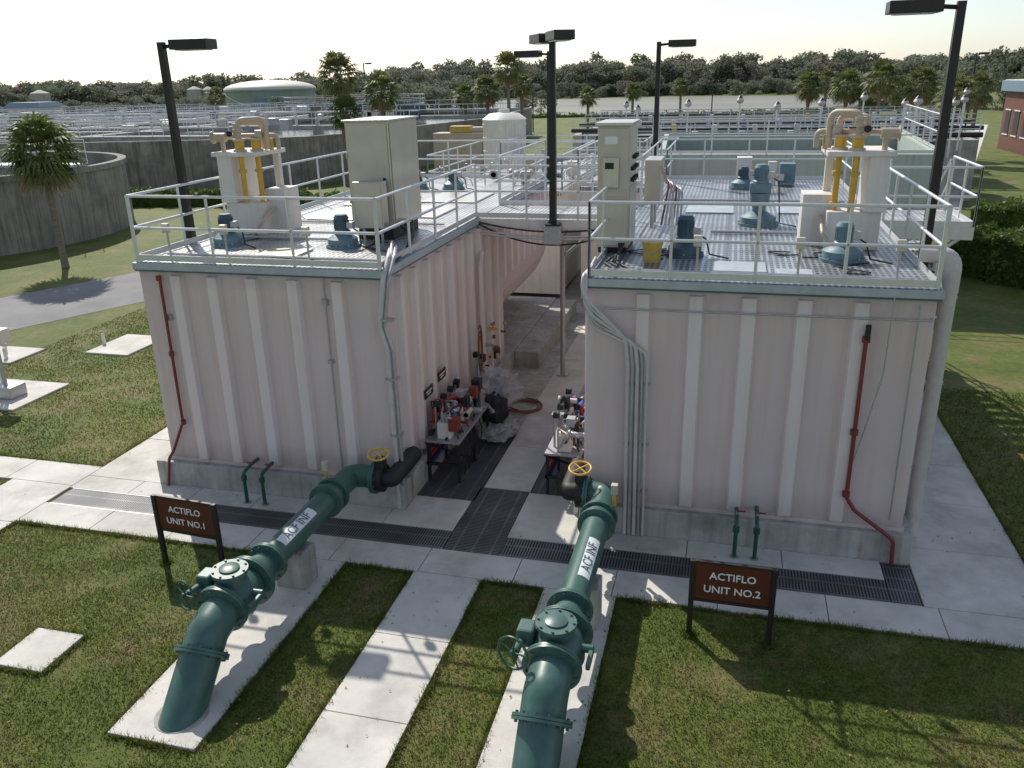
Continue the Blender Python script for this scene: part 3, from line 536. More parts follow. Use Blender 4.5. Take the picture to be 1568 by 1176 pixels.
def skid(x0,x1,y0,y1,seed):
    T=clutter('sampling_pump_skid',x0+.06,x1-.06,y0+.1,y1-.1,.86,58,[REDB,BLACK,COND,BLACK,COND,COND,RED,STEEL,BLACK,TAN,WHITE,BLUEV],.07,.19,.42,seed)
    T.box('bench_top',COND,x0,x1,y0,y1,.8,.84,bev=.004)
    for x in (x0+.04,x1-.04):
        for y in (y0+.05,(y0+y1)/2,y1-.05): T.box('bench_legs',BLACK,x-.025,x+.025,y-.025,y+.025,.02,.8)
    T.box('bench_legs',BLACK,x0,x1,y0,y0+.05,.35,.4); T.box('bench_legs',BLACK,x0,x0+.05,y0,y1,.35,.4)
    T.tube('bench_brace',BLACK,[(x0,y0,.8),(x1,y1*.5+y0*.5,.05)],.02)
    for yy in (.1,.75):
        T.box('white_box',WHITE,x0+.2,x0+.45,y0+yy,y0+yy+.22,.84,1.16,bev=.02); T.cyl('box_caps',COND,(x0+.3,y0+yy+.1,1.16),(x0+.3,y0+yy+.1,1.3),.05)
    for y in (.3,.7,1.1,1.5): T.tube('stand_pipes',COND,[(x0+.12,y0+y,.84),(x0+.12,y0+y,1.5)],.02,8); T.cyl('gauges',BLACK,(x0+.1,y0+y,1.45),(x0+.2,y0+y,1.45),.06,seg=14)
    for z,m in ((.3,BLUEV),(.5,REDB),(.65,REDB)): T.tube('supply_hoses_'+m.name,m,fillet([(x0+.05,y0+.1,z),(x0+.05,y1,z+.05),(x0+.1,y1,1.0)],.1),.03)
    for k in range(5): T.tube('drop_hoses',BLACK,fillet([(x1-.1,y0+.2+.3*k,.9),(x1+.05,y0+.1+.3*k,.6),(x1-.02,y0+.3*k,.05)],.15),.013,6)
    T.done()
skid(-5.1,-4.45,13.0,15.0,3); skid(-2.85,-2.2,12.9,15.0,5)
def blob(T,pn,mat,c,s,seed,sub=4,amp=.22,zmin=.03):
    bm=bmesh.new(); bmesh.ops.create_icosphere(bm,subdivisions=sub,radius=1); from mathutils import noise as nz
    for v in bm.verts:
        n=v.co.normalized(); d=1+amp*nz.noise(n*1.8+Vector((seed,0,0)))+amp*.8*abs(nz.noise(n*3.6+Vector((0,seed,0))))+amp*.25*nz.noise(n*8)
        v.co=Vector((c[0]+n.x*s[0]*d,c[1]+n.y*s[1]*d,max(zmin,c[2]+n.z*s[2]*d)))
    bm.verts.ensure_lookup_table(); T.add(pn,mat,[v.co.copy() for v in bm.verts],[tuple(v.index for v in f.verts) for f in bm.faces],True); bm.free()
t=Thing('plastic_covered_pump',(-4.4,15.8,0)); blob(t,'pump_body',BLACK,(-4.4,15.25,.62),(.27,.28,.36),2); t.cyl('pump_head',BLACK,(-4.5,15.9,.5),(-4.5,15.9,1.05),.2); blob(t,'plastic_sheet',PLAST,(-4.5,15.75,.82),(.42,.62,.40),5,5,.38); blob(t,'plastic_sheet',PLAST,(-4.35,15.2,.22),(.36,.46,.18),9,5,.4); t.done()
t=Thing('garden_hose',(-4,18,0))
pts=[]
for k in range(90):
    a=k*.28; pts.append((-4.2+.38*cos(a)+.05*sin(a*.37),16.9+.36*sin(a)+.06*cos(a*.23),.06+.004*(k%7)))
t.tube('coil_on_ground',HOSE,pts,.018,8); t.tube('hanging_loops',HOSE,[(-5.02,16.4+.12*cos(a)*(1+.02*a),1.35+.42*sin(a)+.02*a) for a in [i*.25 for i in range(60)]],.016,8)
t.tube('lead',HOSE,fillet([(-5.0,16.5,1.0),(-4.9,16.8,.1),(-4.5,16.9,.06)],.3),.02,8); t.done()
t=clutter('wall_valve_station',-5.14,-5.02,16.2,18.8,.9,16,[COND,YEL,BLACK,HOSE],.06,.12,.8,11); t.done()
t=Thing('concrete_plinth'); t.box('concrete_plinth',CONCG,-5.1,-4.45,19.6,25,0,.45,bev=.02); t.done()
# ------------------------------------------------------------------ influent pipelines
def flange(T,c,ax,r,th=.035,bolts=12,mat=GREENP,pn='flanges'):
    c=Vector(c); ax=Vector(ax).normalized(); T.tube(pn,mat,[c-ax*th,c-ax*.003],r,28); T.tube(pn,mat,[c+ax*.003,c+ax*th],r,28)
    u=ax.orthogonal().normalized(); w=ax.cross(u)
    for k in range(bolts):
        a=2*pi*k/bolts; q=c+(u*cos(a)+w*sin(a))*(r*.87); T.tube('bolts',mat,[q-ax*(th+.025),q+ax*(th+.025)],r*.05,6)
def pipeline(x,y0,side,z=.78,ye=11.5,off=.5):
    T=Thing('green_pipeline',(x,8.5,0)); R=.25; r=.195; d=Vector((0,1,1)).normalized()
    g=Vector((x,y0+.78-z,0)); h=z-.78
    T.tube('inclined_pipe',GREENP,fillet([g-d*.35,g+d*(.97+h*1.414),(x,y0+1.08,z),(x,y0+1.2,z)],.25,8),R,28)
    T.tube('grout_ring',CONCG,[(x,g.y,.041),(x,g.y,.046)],R*1.25,24)
    flange(T,g+d*(.72+h*1.2),d,.33); flange(T,(x,y0+1.02,z-.0),(0,1,.12),.34)
    T.tube('valve_body',GREENP,[(x,y0+1.05,z),(x,y0+1.15,z),(x,y0+1.3,z),(x,y0+1.48,z),(x,y0+1.6,z)],[.25,.28,.33,.29,.25],28)
    T.tube('valve_bonnet',GREENP,[(x,y0+1.3,z+.1),(x,y0+1.28,z+.36),(x,y0+1.28,z+.37),(x,y0+1.28,z+.42)],[.22,.18,.235,.235],24); T.tube('valve_bonnet',GREENP,[(x,y0+1.28,z+.42),(x,y0+1.28,z+.44),(x,y0+1.28,z+.46)],[.13,.13,.07],20)
    for k in range(8): a=2*pi*k/8; T.cyl('bolts',GREENP,(x+.205*cos(a),y0+1.28+.205*sin(a),z+.41),(x+.205*cos(a),y0+1.28+.205*sin(a),z+.44),.016,seg=6)
    T.box('gear_operator',GREENP,x-.44,x-.24,y0+1.15,y0+1.4,z+.1,z+.33,bev=.03); T.cyl('gear_shaft',GREENP,(x-.36,y0+1.2,z+.2),(x-.40,y0+.92,z+.22),.045,seg=12)
    T.cyl('counterweight_pivot',GREENP,(x+.25,y0+1.3,z+.1),(x+.42,y0+1.3,z+.1),.05); T.box('counterweight_arm',GREENP,x+.38,x+.43,y0+1.0,y0+1.34,z+.04,z+.12,bev=.01)
    hc=Vector((x-.41,y0+.88,z+.23)); ax=Vector((-.35,-1,.1)).normalized()
    T.torus('handwheel',DKGREEN,hc,ax,.19,.016); u=ax.orthogonal().normalized(); w=ax.cross(u)
    for k in range(5): a=2*pi*k/5; T.tube('handwheel',DKGREEN,[hc,hc+(u*cos(a)+w*sin(a))*.19],.011,6)
    T.cyl('handwheel',DKGREEN,hc-ax*.03,hc+ax*.05,.035,seg=10)
    flange(T,(x,y0+1.66,z),(0,1,0),.36)
    T.tube('reducer',GREENP,[(x,y0+1.7,z),(x,y0+1.78,z),(x,y0+2.02,z),(x,y0+2.1,z)],[.26,.26,r,r],28); flange(T,(x,y0+2.12,z),(0,1,0),.29)
    xe=x+side*off
    T.tube('horizontal_pipe',GREENP,fillet([(x,y0+2.1,z),(x,ye,z),(xe,ye,z)],.34,12),r,28)
    flange(T,(x,ye-.95,z),(0,1,0),.28); flange(T,(x,ye-.72,z),(0,1,0),.28); T.cyl('coupling',GREENP,(x,ye-.93,z),(x,ye-.74,z),.23,seg=24)
    T.tube('air_valve',YELD,[(x-.2*side,ye-.5,z+.1),(x-.2*side,ye-.5,z+.34)],.03); T.box('air_valve_box',STEELB,x-.2*side-.05,x-.2*side+.05,ye-.55,ye-.45,z+.3,z+.46,bev=.01)
    flange(T,(xe,ye,z),(1,0,0),.28)
    T.cyl('butterfly_valve',BLACK,(xe+side*.03,ye,z),(xe+side*.16,ye,z),.24,seg=24); T.box('valve_actuator',BLACK,xe+side*.10-.08,xe+side*.10+.08,ye-.1,ye+.1,z+.2,z+.36,bev=.02)
    T.tube('yellow_handwheel_stem',COND,[(xe+side*.1,ye-.05,z+.3),(xe+side*.1,ye-.05,z+.46)],.018)
    T.torus('yellow_handwheel',YEL,(xe+side*.1,ye-.05,z+.45),(0,-.2,1),.17,.018)
    for k in range(4): a=pi/4+pi/2*k; T.tube('yellow_handwheel',YEL,[(xe+side*.1,ye-.05,z+.45),(xe+side*.1+.17*cos(a),ye-.05+.17*sin(a),z+.45+.034*sin(a))],.012,6)
    T.tube('inlet_elbow',BLACK,fillet([(xe+side*.16,ye,z),(xe+side*.30,ye,z),(xe+side*.30,ye+1.0,z)],.14),.15,20)
    T.box('inlet_bracket',COND,xe+side*.30-.04,xe+side*.30+.04,ye+.7,ye+.78,.03,z-.1)
    T.box('concrete_saddle',CONCG,x-.24,x+.24,9.25,9.65,.035,z-.18,bev=.02); T.box('saddle_strap',COND,x-.21,x+.21,9.4,9.5,z-.18,z-.16)
    a0,a1=radians(38),radians(88); yl0,yl1=9.0 ,9.95; vs=[];fs=[];nn=8
    for i in range(nn+1):
        a=a0+(a1-a0)*i/nn; vs+=[(x+cos(a)*(r+.004),yl0,z+sin(a)*(r+.004)),(x+cos(a)*(r+.004),yl1,z+sin(a)*(r+.004))]
    for i in range(nn): fs.append((2*i,2*i+1,2*i+3,2*i+2))
    T.add('label',LABEL,vs,fs,True)
    c=bpy.data.curves.new('t','FONT'); c.body='ACF INF'; c.size=.19; c.align_x='CENTER'; c.align_y='CENTER'; c.resolution_u=3; c.extrude=0; c.offset=.0
    o=bpy.data.objects.new('t',c); link(o); me=bpy.data.meshes.new_from_object(o.evaluated_get(bpy.context.evaluated_depsgraph_get()))
    bm=bmesh.new(); bm.from_mesh(me); bmesh.ops.triangulate(bm,faces=bm.faces[:]); 
    for _ in range(2): bmesh.ops.subdivide_edges(bm,edges=[e for e in bm.edges if e.calc_length()>.03],cuts=1); bmesh.ops.triangulate(bm,faces=bm.faces[:])
    bm.verts.ensure_lookup_table(); am=radians(63)
    vs=[(x+cos(am+v.co.y/r)*(r+.009),(yl0+yl1)/2+v.co.x,z+sin(am+v.co.y/r)*(r+.009)) for v in bm.verts]; fs=[tuple(v.index for v in f.verts) for f in bm.faces]; bm.free()
    bpy.data.objects.remove(o); bpy.data.meshes.remove(me); T.add('label_text',BLUED,vs,fs)
    T.done()
pipeline(-5.87,6.62,1,.80,11.5,.44); pipeline(-1.58,6.4,-1,.84,11.58,.30)
for xs in ((-7.95,-7.6),(.42,.72)):
    T=Thing('goose_neck_drain',(xs[0],11.5,0))
    for x in xs:
        T.tube('green_pipe',DKGREEN,fillet([(x,11.5,.02),(x,11.5,.62),(x,11.75,.66),(x,12.0,.66)],.09),.032,12)
        T.cyl('green_pipe',DKGREEN,(x,11.5,.48),(x,11.5,.56),.052,seg=12); T.cyl('collar',COND,(x,11.5,.03),(x,11.5,.05),.07,seg=14); T.box('valve_handle',RED,x-.01,x+.12,11.66,11.69,.73,.745); T.cyl('valve_stem',COND,(x,11.68,.68),(x,11.68,.73),.02)
    T.done()
def sign(xl,xr,yl,yr,top,txt):
    T=Thing('unit_sign',((xl+xr)/2,(yl+yr)/2,0)); a=Vector((xl,yl,0)); b=Vector((xr,yr,0)); t=(b-a).normalized(); n=Vector((t.y,-t.x,0))
    def obox(pn,m,p,q,th,z0,z1,off=0,bev=.004):
        p=Vector(p)+n*off; q=Vector(q)+n*off; vs=[p-n*th,q-n*th,q+n*th,p+n*th]; vs=[v+Vector((0,0,z0)) for v in vs]+[v+Vector((0,0,z1)) for v in vs]
        T.add(pn,m,vs,[(0,1,2,3),(7,6,5,4),(4,5,1,0),(5,6,2,1),(6,7,3,2),(7,4,0,3)],False,bev)
    for p in (a,b): obox('posts',SIGNF,p-t*.035,p+t*.035,.03,-.1,top)
    obox('panel',SIGNP,a+t*.036,b-t*.036,.012,top-.56,top-.03,0)
    for z in (top-.6,top-.03): obox('frame_rails',SIGNF,a+t*.036,b-t*.036,.022,z,z+.035)
    mt=Matrix((( t.x,0,n.x,0),(t.y,0,n.y,0),(0,1,0,0),(0,0,0,1)))
    for i,l in enumerate(txt):
        c=(a+b)/2+n*.016+Vector((0,0,top-.20-.20*i)); T.text('lettering',LETT,l,.145,Matrix.Translation(c)@mt)
    T.done()
sign(-8.18,-7.1,9.5,9.42,1.2,['ACTIFLO','UNIT NO.1']); sign(-.15,.86,9.48,9.47,1.15,['ACTIFLO','UNIT NO.2'])
t=Thing('utility_pedestal',(-16.6,15.2,0)); t.tube('post',COND,[(-16.6,15.1,.05),(-16.6,15.1,1.6)],.05); t.box('meter_head',WHITE,-16.85,-16.3,14.9,15.3,1.4,1.75,bev=.03); t.box('valve_block',COND,-16.9,-16.3,14.9,15.4,.05,.35,bev=.03)
t.tube('side_pipes',ALU,fillet([(-16.9,15.3,.05),(-16.9,15.3,1.3),(-16.5,15.3,1.3)],.15),.04); t.done()
t=Thing('lawn_bollards')
for x,y in ((-19.5,18),(-19.1,17.6),(-18.0,15.8),(-17.3,19.3)): t.tube('lawn_bollards',WHITE,[(x,y,0),(x,y,.32),(x,y,.36)],[.05,.05,.02])
t.done()
# ------------------------------------------------------------------ foliage
def leafcloud(n,blobs,size,seed):
    r=np.random.default_rng(seed)
    w=np.array([b[1][0]*b[1][1]*b[1][2] for b in blobs])**.6; w/=w.sum(); idx=r.choice(len(blobs),n,p=w)
    c=np.array([blobs[i][0] for i in idx]); s=np.array([blobs[i][1] for i in idx]); d=r.normal(size=(n,3)); d/=np.linalg.norm(d,axis=1)[:,None]
    rad=r.uniform(.55,1.08,n)[:,None]; p=c+d*s*rad
    a=r.normal(size=(n,3)); a/=np.linalg.norm(a,axis=1)[:,None]; b=np.cross(a,d+r.normal(size=(n,3))*.5); b/=np.linalg.norm(b,axis=1)[:,None]
    sz=size*r.uniform(.6,1.4,n)[:,None]
    return np.stack([p-a*sz,p-b*sz*.6,p+a*sz,p+b*sz*.6],1).reshape(-1,3)
def quadmesh(name,V,mat):
    n=len(V)//4; me=bpy.data.meshes.new(name); me.vertices.add(len(V)); me.vertices.foreach_set('co',V.astype(np.float32).ravel()); me.loops.add(n*4); me.loops.foreach_set('vertex_index',np.arange(n*4,dtype=np.int32))
    me.polygons.add(n); me.polygons.foreach_set('loop_start',np.arange(0,n*4,4,dtype=np.int32)); me.polygons.foreach_set('loop_total',np.full(n,4,dtype=np.int32)); me.update(calc_edges=True); me.materials.append(mat); return me
def crown_blobs(h,w,k,seed,low=.25):
    r=random.Random(seed); return [((r.uniform(-w,w)*.6,r.uniform(-w,w)*.6,h*r.uniform(low,.86)),(w*r.uniform(.3,.55),w*r.uniform(.3,.55),h*r.uniform(.1,.2))) for _ in range(k)]
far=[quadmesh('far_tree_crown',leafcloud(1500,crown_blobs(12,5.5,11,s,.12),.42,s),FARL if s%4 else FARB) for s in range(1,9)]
farroot=bpy.data.objects.new('distant_tree_line',None); link(farroot)
def at(bearing,D): a=radians(bearing); return D*sin(a),D*cos(a)
rr=random.Random(5)
def plant(b,D,sc_,zs=1.0):
    o=bpy.data.objects.new('tree_crown',rr.choice(far)); link(o); x,y=at(b,D); o.location=(x,y,-.3); o.rotation_euler=(0,0,rr.uniform(0,6.28)); o.scale=(sc_*rr.uniform(.9,1.4),sc_*rr.uniform(.9,1.4),sc_*zs*rr.uniform(.85,1.15)); o.parent=farroot
b=-52.0
while b<22:
    hz=.78 if b<-22 else (.98 if b<2 else .92)
    for D,sc0 in ((335,1.02),(350,1.10),(372,1.15)):
        plant(b+rr.uniform(-.5,.5),D+rr.uniform(-9,9),sc0*rr.choice([.85,.9,.95,1,1.0,1.1]),hz)
    if rr.random()<.08 and b>-22: plant(b,330,1.25,hz)
    b+=.62
b=-52.0
while b<22:
    D=318 if b>-22 else 225
    plant(b+rr.uniform(-.2,.2),D+rr.uniform(-8,8),.55 if b>-22 else .5,.9); b+=.75
for b,D,s in [(-38,150,.42),(-36.5,158,.45),(-34,160,.4),(-33,140,.4),(-29,165,.4),(-21,190,.7),(-20,200,.75),(-19,195,.65),(-18.2,205,.75),(-17,190,.65),(-16,200,.65),(-44,120,.4),(-42,125,.4),(-22,170,.55),(-24,180,.45),(7,190,.6),(9,180,.62),(10.5,175,.6),(12,185,.7),(13.5,180,.65),(15,170,.6),(16.5,175,.7),(6,200,.5),(-13.5,180,.5),(-12,188,.4)]: plant(b,D,s)
def frond_mesh(seed,n=34,R=1.0):
    r=random.Random(seed); vs=[];fs=[];vd=[];fd=[]
    for i in range(n):
        az=i*2.399+r.uniform(-.2,.2); k=i/n; el=radians(82-140*k+r.uniform(-8,8)); ln=R*r.uniform(.42,.56)
        d=Vector((cos(az)*cos(el),sin(az)*cos(el),sin(el))); side=Vector((-sin(az),cos(az),0)); up=side.cross(d)*-1
        hub=d*ln-Vector((0,0,.06*R*(1-d.z)))
        V,F=(vs,fs) if k<.88 else (vd,fd)
        o=len(V); w=.012*R; V+= [side*w,-side*w,hub-side*w,hub+side*w]; F.append((o,o+1,o+2,o+3))
        nl=15; L=R*r.uniform(.5,.62)*(1 if k<.88 else .8)
        for j in range(nl):
            a=radians(-105+210*j/(nl-1)); dr=(d*cos(a)+side*sin(a)); l=L*(.62+.38*cos(a*.8))*r.uniform(.85,1.1)
            pw=side*cos(a)-d*sin(a); bend=up*(.10*R*abs(sin(a)))
            m_=hub+dr*l*.55+bend*.6; tip=hub+dr*l+bend*.2-Vector((0,0,.3*l*r.uniform(.5,1.7)))
            wd=.038*R; o=len(V); V+=[hub,m_+pw*wd,tip,m_-pw*wd]; F.append((o,o+1,o+2,o+3))
    return vs,fs,vd,fd
pcache={}
def palm(x,y,h,R,seed=0,tr=.15,z0=0,n=None):
    T=Thing('palm_tree',(x,y,z0)); key=(seed%4,n)
    if key not in pcache: pcache[key]=frond_mesh(seed%4+20,n=n or [44,38,50,42][seed%4])
    vs,fs,vd,fd=pcache[key]; c=Vector((x,y,h)); rz=Matrix.Rotation(seed*1.3,3,'Z')
    r=random.Random(seed); lx,ly=r.uniform(-.25,.25),r.uniform(-.2,.2)
    T.tube('trunk',TRUNK,[(x+lx*(t*(1-t))*1.6,y+ly*(t*(1-t))*1.6,z0+(h-z0)*t) for t in [i/8 for i in range(9)]],[tr*1.25,tr*1.05]+[tr*.95]*5+[tr*1.1,tr*1.15],10)
    for k in range(16):
        a=k*2.4; z=h-.1-.05*k*R/1.5; T.tube('boot_stubs',TRUNK,[(x+cos(a)*tr,y+sin(a)*tr,z),(x+cos(a)*tr*1.9,y+sin(a)*tr*1.9,z+.16)],.03,5)
    T.add('fronds',PALML,[c+(rz@v)*R for v in vs],fs); T.add('dead_fronds',PALMD,[c+(rz@v)*R for v in vd],fd); T.done()
palm(-26.7,28.5,4.65,1.75,1,.13,0,64)
for i,(be,D,zc,R) in enumerate([(-25.5,62,7.6,1.75),(-25.15,60,5.0,1.5),(-22.8,75,6.2,1.95),(-14.6,80,7.9,1.8),(-16,85,6.1,1.7),(-17.4,95,5.3,1.6),(-13.7,85,6.4,1.4),(-9.4,100,4.9,1.4),
    (4.3,90,5.7,1.7),(5.3,100,6.0,1.5),(6.5,85,5.7,1.8),(8.4,80,6.3,1.9),(10.6,80,5.8,1.8),(12.5,75,5.1,1.8),(13.6,80,5.4,1.6),(7.8,85,4.8,1.5),(-6.5,110,5.2,1.3),(-3.5,120,5.5,1.3),(9.5,88,5.2,1.5),(-33,120,5.6,1.6)]):
    x,y=at(be,D); palm(x,y,zc,R,i+2,.17)
def hedge(name,pts,w,h,n,size,seed):
    r=np.random.default_rng(seed); A=np.array(pts,float); V=[]
    T=Thing(name,(pts[0][0],pts[0][1],0))
    for a,b in zip(A[:-1],A[1:]):
        L=np.linalg.norm(b-a); t=(b-a)/L; nn=np.array([-t[1],t[0]]); k=int(n*L)
        s=r.uniform(0,L,k); u=r.uniform(-1,1,k); v=r.uniform(0,1,k); f=r.integers(0,3,k)
        u=np.where(f==0,np.sign(u)*(1-r.uniform(0,.18,k)),u); v=np.where(f>0,1-r.uniform(0,.14,k),v)
        lump=.12*np.sin(s*2.3+seed)+.1*np.sin(s*5.1+u*2)+r.normal(0,.05,k)
        P=np.stack([a[0]+t[0]*s+nn[0]*u*(w/2+lump),a[1]+t[1]*s+nn[1]*u*(w/2+lump),v*(h+lump)],1)
        d=r.normal(size=(k,3)); d/=np.linalg.norm(d,axis=1)[:,None]; e=np.cross(d,r.normal(size=(k,3))); e/=np.linalg.norm(e,axis=1)[:,None]; z=size*r.uniform(.6,1.4,k)[:,None]
        V.append(np.stack([P-d*z,P-e*z*.6,P+d*z,P+e*z*.6],1).reshape(-1,3))
        q=w/2-.2; p0=a+nn*q; p1=b+nn*q; p2=b-nn*q; p3=a-nn*q
        T.add('hedge_core',HEDL,[(*p0,0),(*p1,0),(*p2,0),(*p3,0),(*p0,h-.2),(*p1,h-.2),(*p2,h-.2),(*p3,h-.2)],[(0,1,5,4),(1,2,6,5),(2,3,7,6),(3,0,4,7),(4,5,6,7)])
    V=np.concatenate(V); T.add('hedge_leaves',HEDL,[tuple(v) for v in V],[(i,i+1,i+2,i+3) for i in range(0,len(V),4)]); T.done()
hedge('hedge',[(8.6,33.6),(13.5,27.9)],2.4,1.5,2600,.075,3)
hedge('hedge',[(10.4,40.5),(15.5,38.5)],2.2,1.5,1500,.085,4)
hedge('hedge',[(-37,45.5),(-30.6,46.5),(-22,44)],1.6,.9,500,.1,6)
# ------------------------------------------------------------------ background structures
T=Thing('round_concrete_tank',(-39.7,34.7,0)); cx,cy,R0,H0=-39.7,34.7,9.2,3.45; seg=72; vs=[];fs=[]
for i in range(seg):
    a=2*pi*i/seg; c,s=cos(a),sin(a)
    for r_,z in ((R0,-.1),(R0,H0-.25),(R0+.12,H0-.25),(R0+.12,H0),(R0-.3,H0),(R0-.3,1.5)): vs.append((cx+c*r_,cy+s*r_,z))
for i in range(seg):
    j=(i+1)%seg
    for k in range(5): fs.append((i*6+k,j*6+k,j*6+k+1,i*6+k+1))
T.add('wall',CONCW,vs,fs); T.add('water',WATER,[(cx+cos(2*pi*i/40)*(R0-.3),cy+sin(2*pi*i/40)*(R0-.3),2.6) for i in range(40)],[tuple(range(40))])
T.box('bridge',ALUD,cx-R0,cx+R0,cy-.6,cy+.6,H0+.02,H0+.15); railing(T,[(cx-R0,cy-.6),(cx+R0,cy-.6)],H0+.15,kick=0); railing(T,[(cx-R0,cy+.6),(cx+R0,cy+.6)],H0+.15,kick=0)
T.cyl('centre_column',BLUED,(cx,cy,2),(cx,cy,5.2),.4); T.done()
T=Thing('aeration_basin',(-50,80,0)); poly=[(-110,48.5),(-47,51.5),(-34,54.5),(-30,57),(-28,61),(-23.6,84),(-26,112),(-110,118)]
def ringwall(T,poly,h,th,mat,pn='walls'):
    n=len(poly); P=[Vector((x,y,0)) for x,y in poly]; c=sum(P,Vector())/n; I=[p+(c-p).normalized()*th for p in P]
    vs=[(p.x,p.y,-.1) for p in P]+[(p.x,p.y,h) for p in P]+[(p.x,p.y,h) for p in I]+[(p.x,p.y,.5) for p in I]; fs=[]
    for i in range(n):
        j=(i+1)%n
        for k in range(3): fs.append((k*n+i,k*n+j,(k+1)*n+j,(k+1)*n+i))
    T.add(pn,mat,vs,fs); T.add('water',WATER,[(p.x,p.y,h-.7) for p in I],[tuple(range(n))])
ringwall(T,poly,3.4,.5,CONCW)
for i in range(60):
    x=-108+i*1.3; y=48.5+(x+110)*3/63 if x<-47 else 51.5+(x+47)*3/13
    if i%3==0 and x<-34: T.box('buttresses',CONCW,x,x+.25,y-.12,y+.3,0,3.35)
for k,(y,x0,x1) in enumerate([(56.5,-110,-36),(63,-110,-46),(70,-110,-27.5),(79,-110,-45),(88,-110,-24.5),(98,-110,-40),(108,-110,-27)]):
    T.box('walkways',CONCG,x0,x1,y,y+1.3,3.1,3.5)
    railing(T,[(x0,y),(x1,y)],3.5,step=2.2,kick=0,r=.03,seg=6); railing(T,[(x0,y+1.3),(x1,y+1.3)],3.5,step=2.2,kick=0,r=.03,seg=6)
for x in (-50,-62,-78,-95):
    T.box('walkways',CONCG,x,x+1.2,52,110,3.1,3.49); railing(T,[(x,57),(x,110)],3.5,step=2.5,kick=0,r=.03,seg=6)
rq=random.Random(3)
for i in range(40):
    x=rq.uniform(-85,-30); y=rq.choice([63.6,70.6,79.6,88.6,98.6]); m=rq.choice([BLUED,WHITE,COND,CONCW,STEEL]); h=rq.uniform(.5,1.3); T.box('equipment_'+m.name,m,x,x+rq.uniform(.4,1.4),y-.3,y+.4,3.5,3.5+h,bev=.03)
for i in range(7):
    x=-36-i*5; T.tube('air_pipes_'+'ab'[i%2],WHITE if i%2 else COND,fillet([(x,70.5,3.5),(x,70.5,4.6),(x+3,70.5,4.6),(x+3,70.5,3.5)],.3),.12,8)
T.done()
T=Thing('clarifier_tank',(-44,105,0)); cx,cy=at(-24.5,122); R0=9.5
vs=[];fs=[];seg=48
for i in range(seg):
    a=2*pi*i/seg
    for r_,z in ((R0,-.1),(R0,4.2),(R0-.4,4.2),(R0-.4,2)): vs.append((cx+cos(a)*r_,cy+sin(a)*r_,z))
for i in range(seg):
    for k in range(3): fs.append((i*4+k,((i+1)%seg)*4+k,((i+1)%seg)*4+k+1,i*4+k+1))
T.add('wall',BLUED,vs,fs); railing(T,[(cx+cos(2*pi*i/20)*R0,cy+sin(2*pi*i/20)*R0) for i in range(20)],4.2,closed=True,step=3,kick=0,mat=WHITE,r=.04,seg=6); T.done()
T=Thing('dome_roof_tank',(*at(-29.7,180),0)); cx,cy=at(-29.7,180); T.tube('shell',DOME,[(cx,cy,0),(cx,cy,5.8),(cx,cy,5.85),(cx,cy,6.15)],[8.6,8.6,8.85,8.85],48,cap=False)
T.tube('dome_roof',DOMER,[(cx,cy,6.15)]+[(cx,cy,6.15+1.7*sin(a)) for a in (.15,.35,.6,.9,1.2,1.5)],[8.85]+[8.85*cos(a) for a in (.15,.35,.6,.9,1.2,1.5)],48)
T.box('access_panel',ROOFB,cx+2,cx+8,cy-10,cy-8,1,4.8); T.tube('spiral_ladder',WHITE,[(cx+8.9*cos(a),cy+8.9*sin(a),5.6-2.8*(a+2.4)) for a in [-2.4+.1*i for i in range(20)]],.08,6); T.done()
T=Thing('distant_storage_tanks',(*at(-34.2,340),0))
for be,h,r_ in ((-34.2,6.0,2.4),(-33.4,5.8,2.0),(-42.6,6.0,2.8)):
    cx,cy=at(be,310); T.tube('distant_storage_tanks',CONCG,[(cx,cy,0),(cx,cy,h),(cx,cy,h+1)],[r_,r_,.3],20)
T.done()
T=Thing('pump_house',(*at(-44,140),0)); x,y=at(-43.6,130); T.box('walls',WHITE,x-2.5,x+2.5,y,y+4,0,4.9); T.box('roof',ROOFB,x-2.8,x+2.8,y-.3,y+4.3,4.9,5.5,taper=.5); T.box('door',BLUED,x-.4,x+.5,y-.05,y+.01,2.4,4.5); T.done()
T=Thing('equipment_platform',(-7,32,0))
for (x0,x1,y0,y1,z) in [(-9.7,-5.2,26.5,33,3.6),(-4.6,-1.9,26,31,3.8),(-9.5,-3.5,35,39,3.4)]:
    T.box('platform_deck',DECKL,x0,x1,y0,y1,z-.15,z); T.box('platform_wall',WHITE,x0+.1,x1-.1,y0+.1,y1-.1,.2,z-.15); railing(T,[(x0,y0),(x1,y0),(x1,y1),(x0,y1)],z,closed=True,step=1.5,r=.026)
T.done()
for sd,(x0,x1,y0,y1,z) in enumerate([(-9.4,-5.5,27,32.5,3.6),(-4.4,-2.1,26.5,30.5,3.8),(-9.2,-4,35.4,38.6,3.4),(-9.3,-5.5,22.8,24.2,Z),(-1.7,2.4,21,24,Z)]):
    t=clutter('pump_and_valve_equipment',x0,x1,y0,y1,z,[44,34,36,14,6][sd],[COND,WHITE,TAN,COND,STEEL,BLUE,COND,WHITE,STEELB],.12,.4,.3,20+sd); t.done()
T=Thing('chemical_storage_tank',(-10.1,38.7,0)); x,y=at(-14.9,40.5); T.tube('shell',WHITE,[(x,y,0),(x,y,5.15),(x,y,5.25),(x,y,5.5),(x,y,5.55)],[1.0,1.0,1.04,.7,.25],28)
for z in (3.8,4.4,5.0): T.tube('bands',WHITE,[(x,y,z),(x,y,z+.06)],1.03,28)
T.tube('lid',WHITE,[(x,y,5.5),(x,y,5.7)],.25,16); T.done()
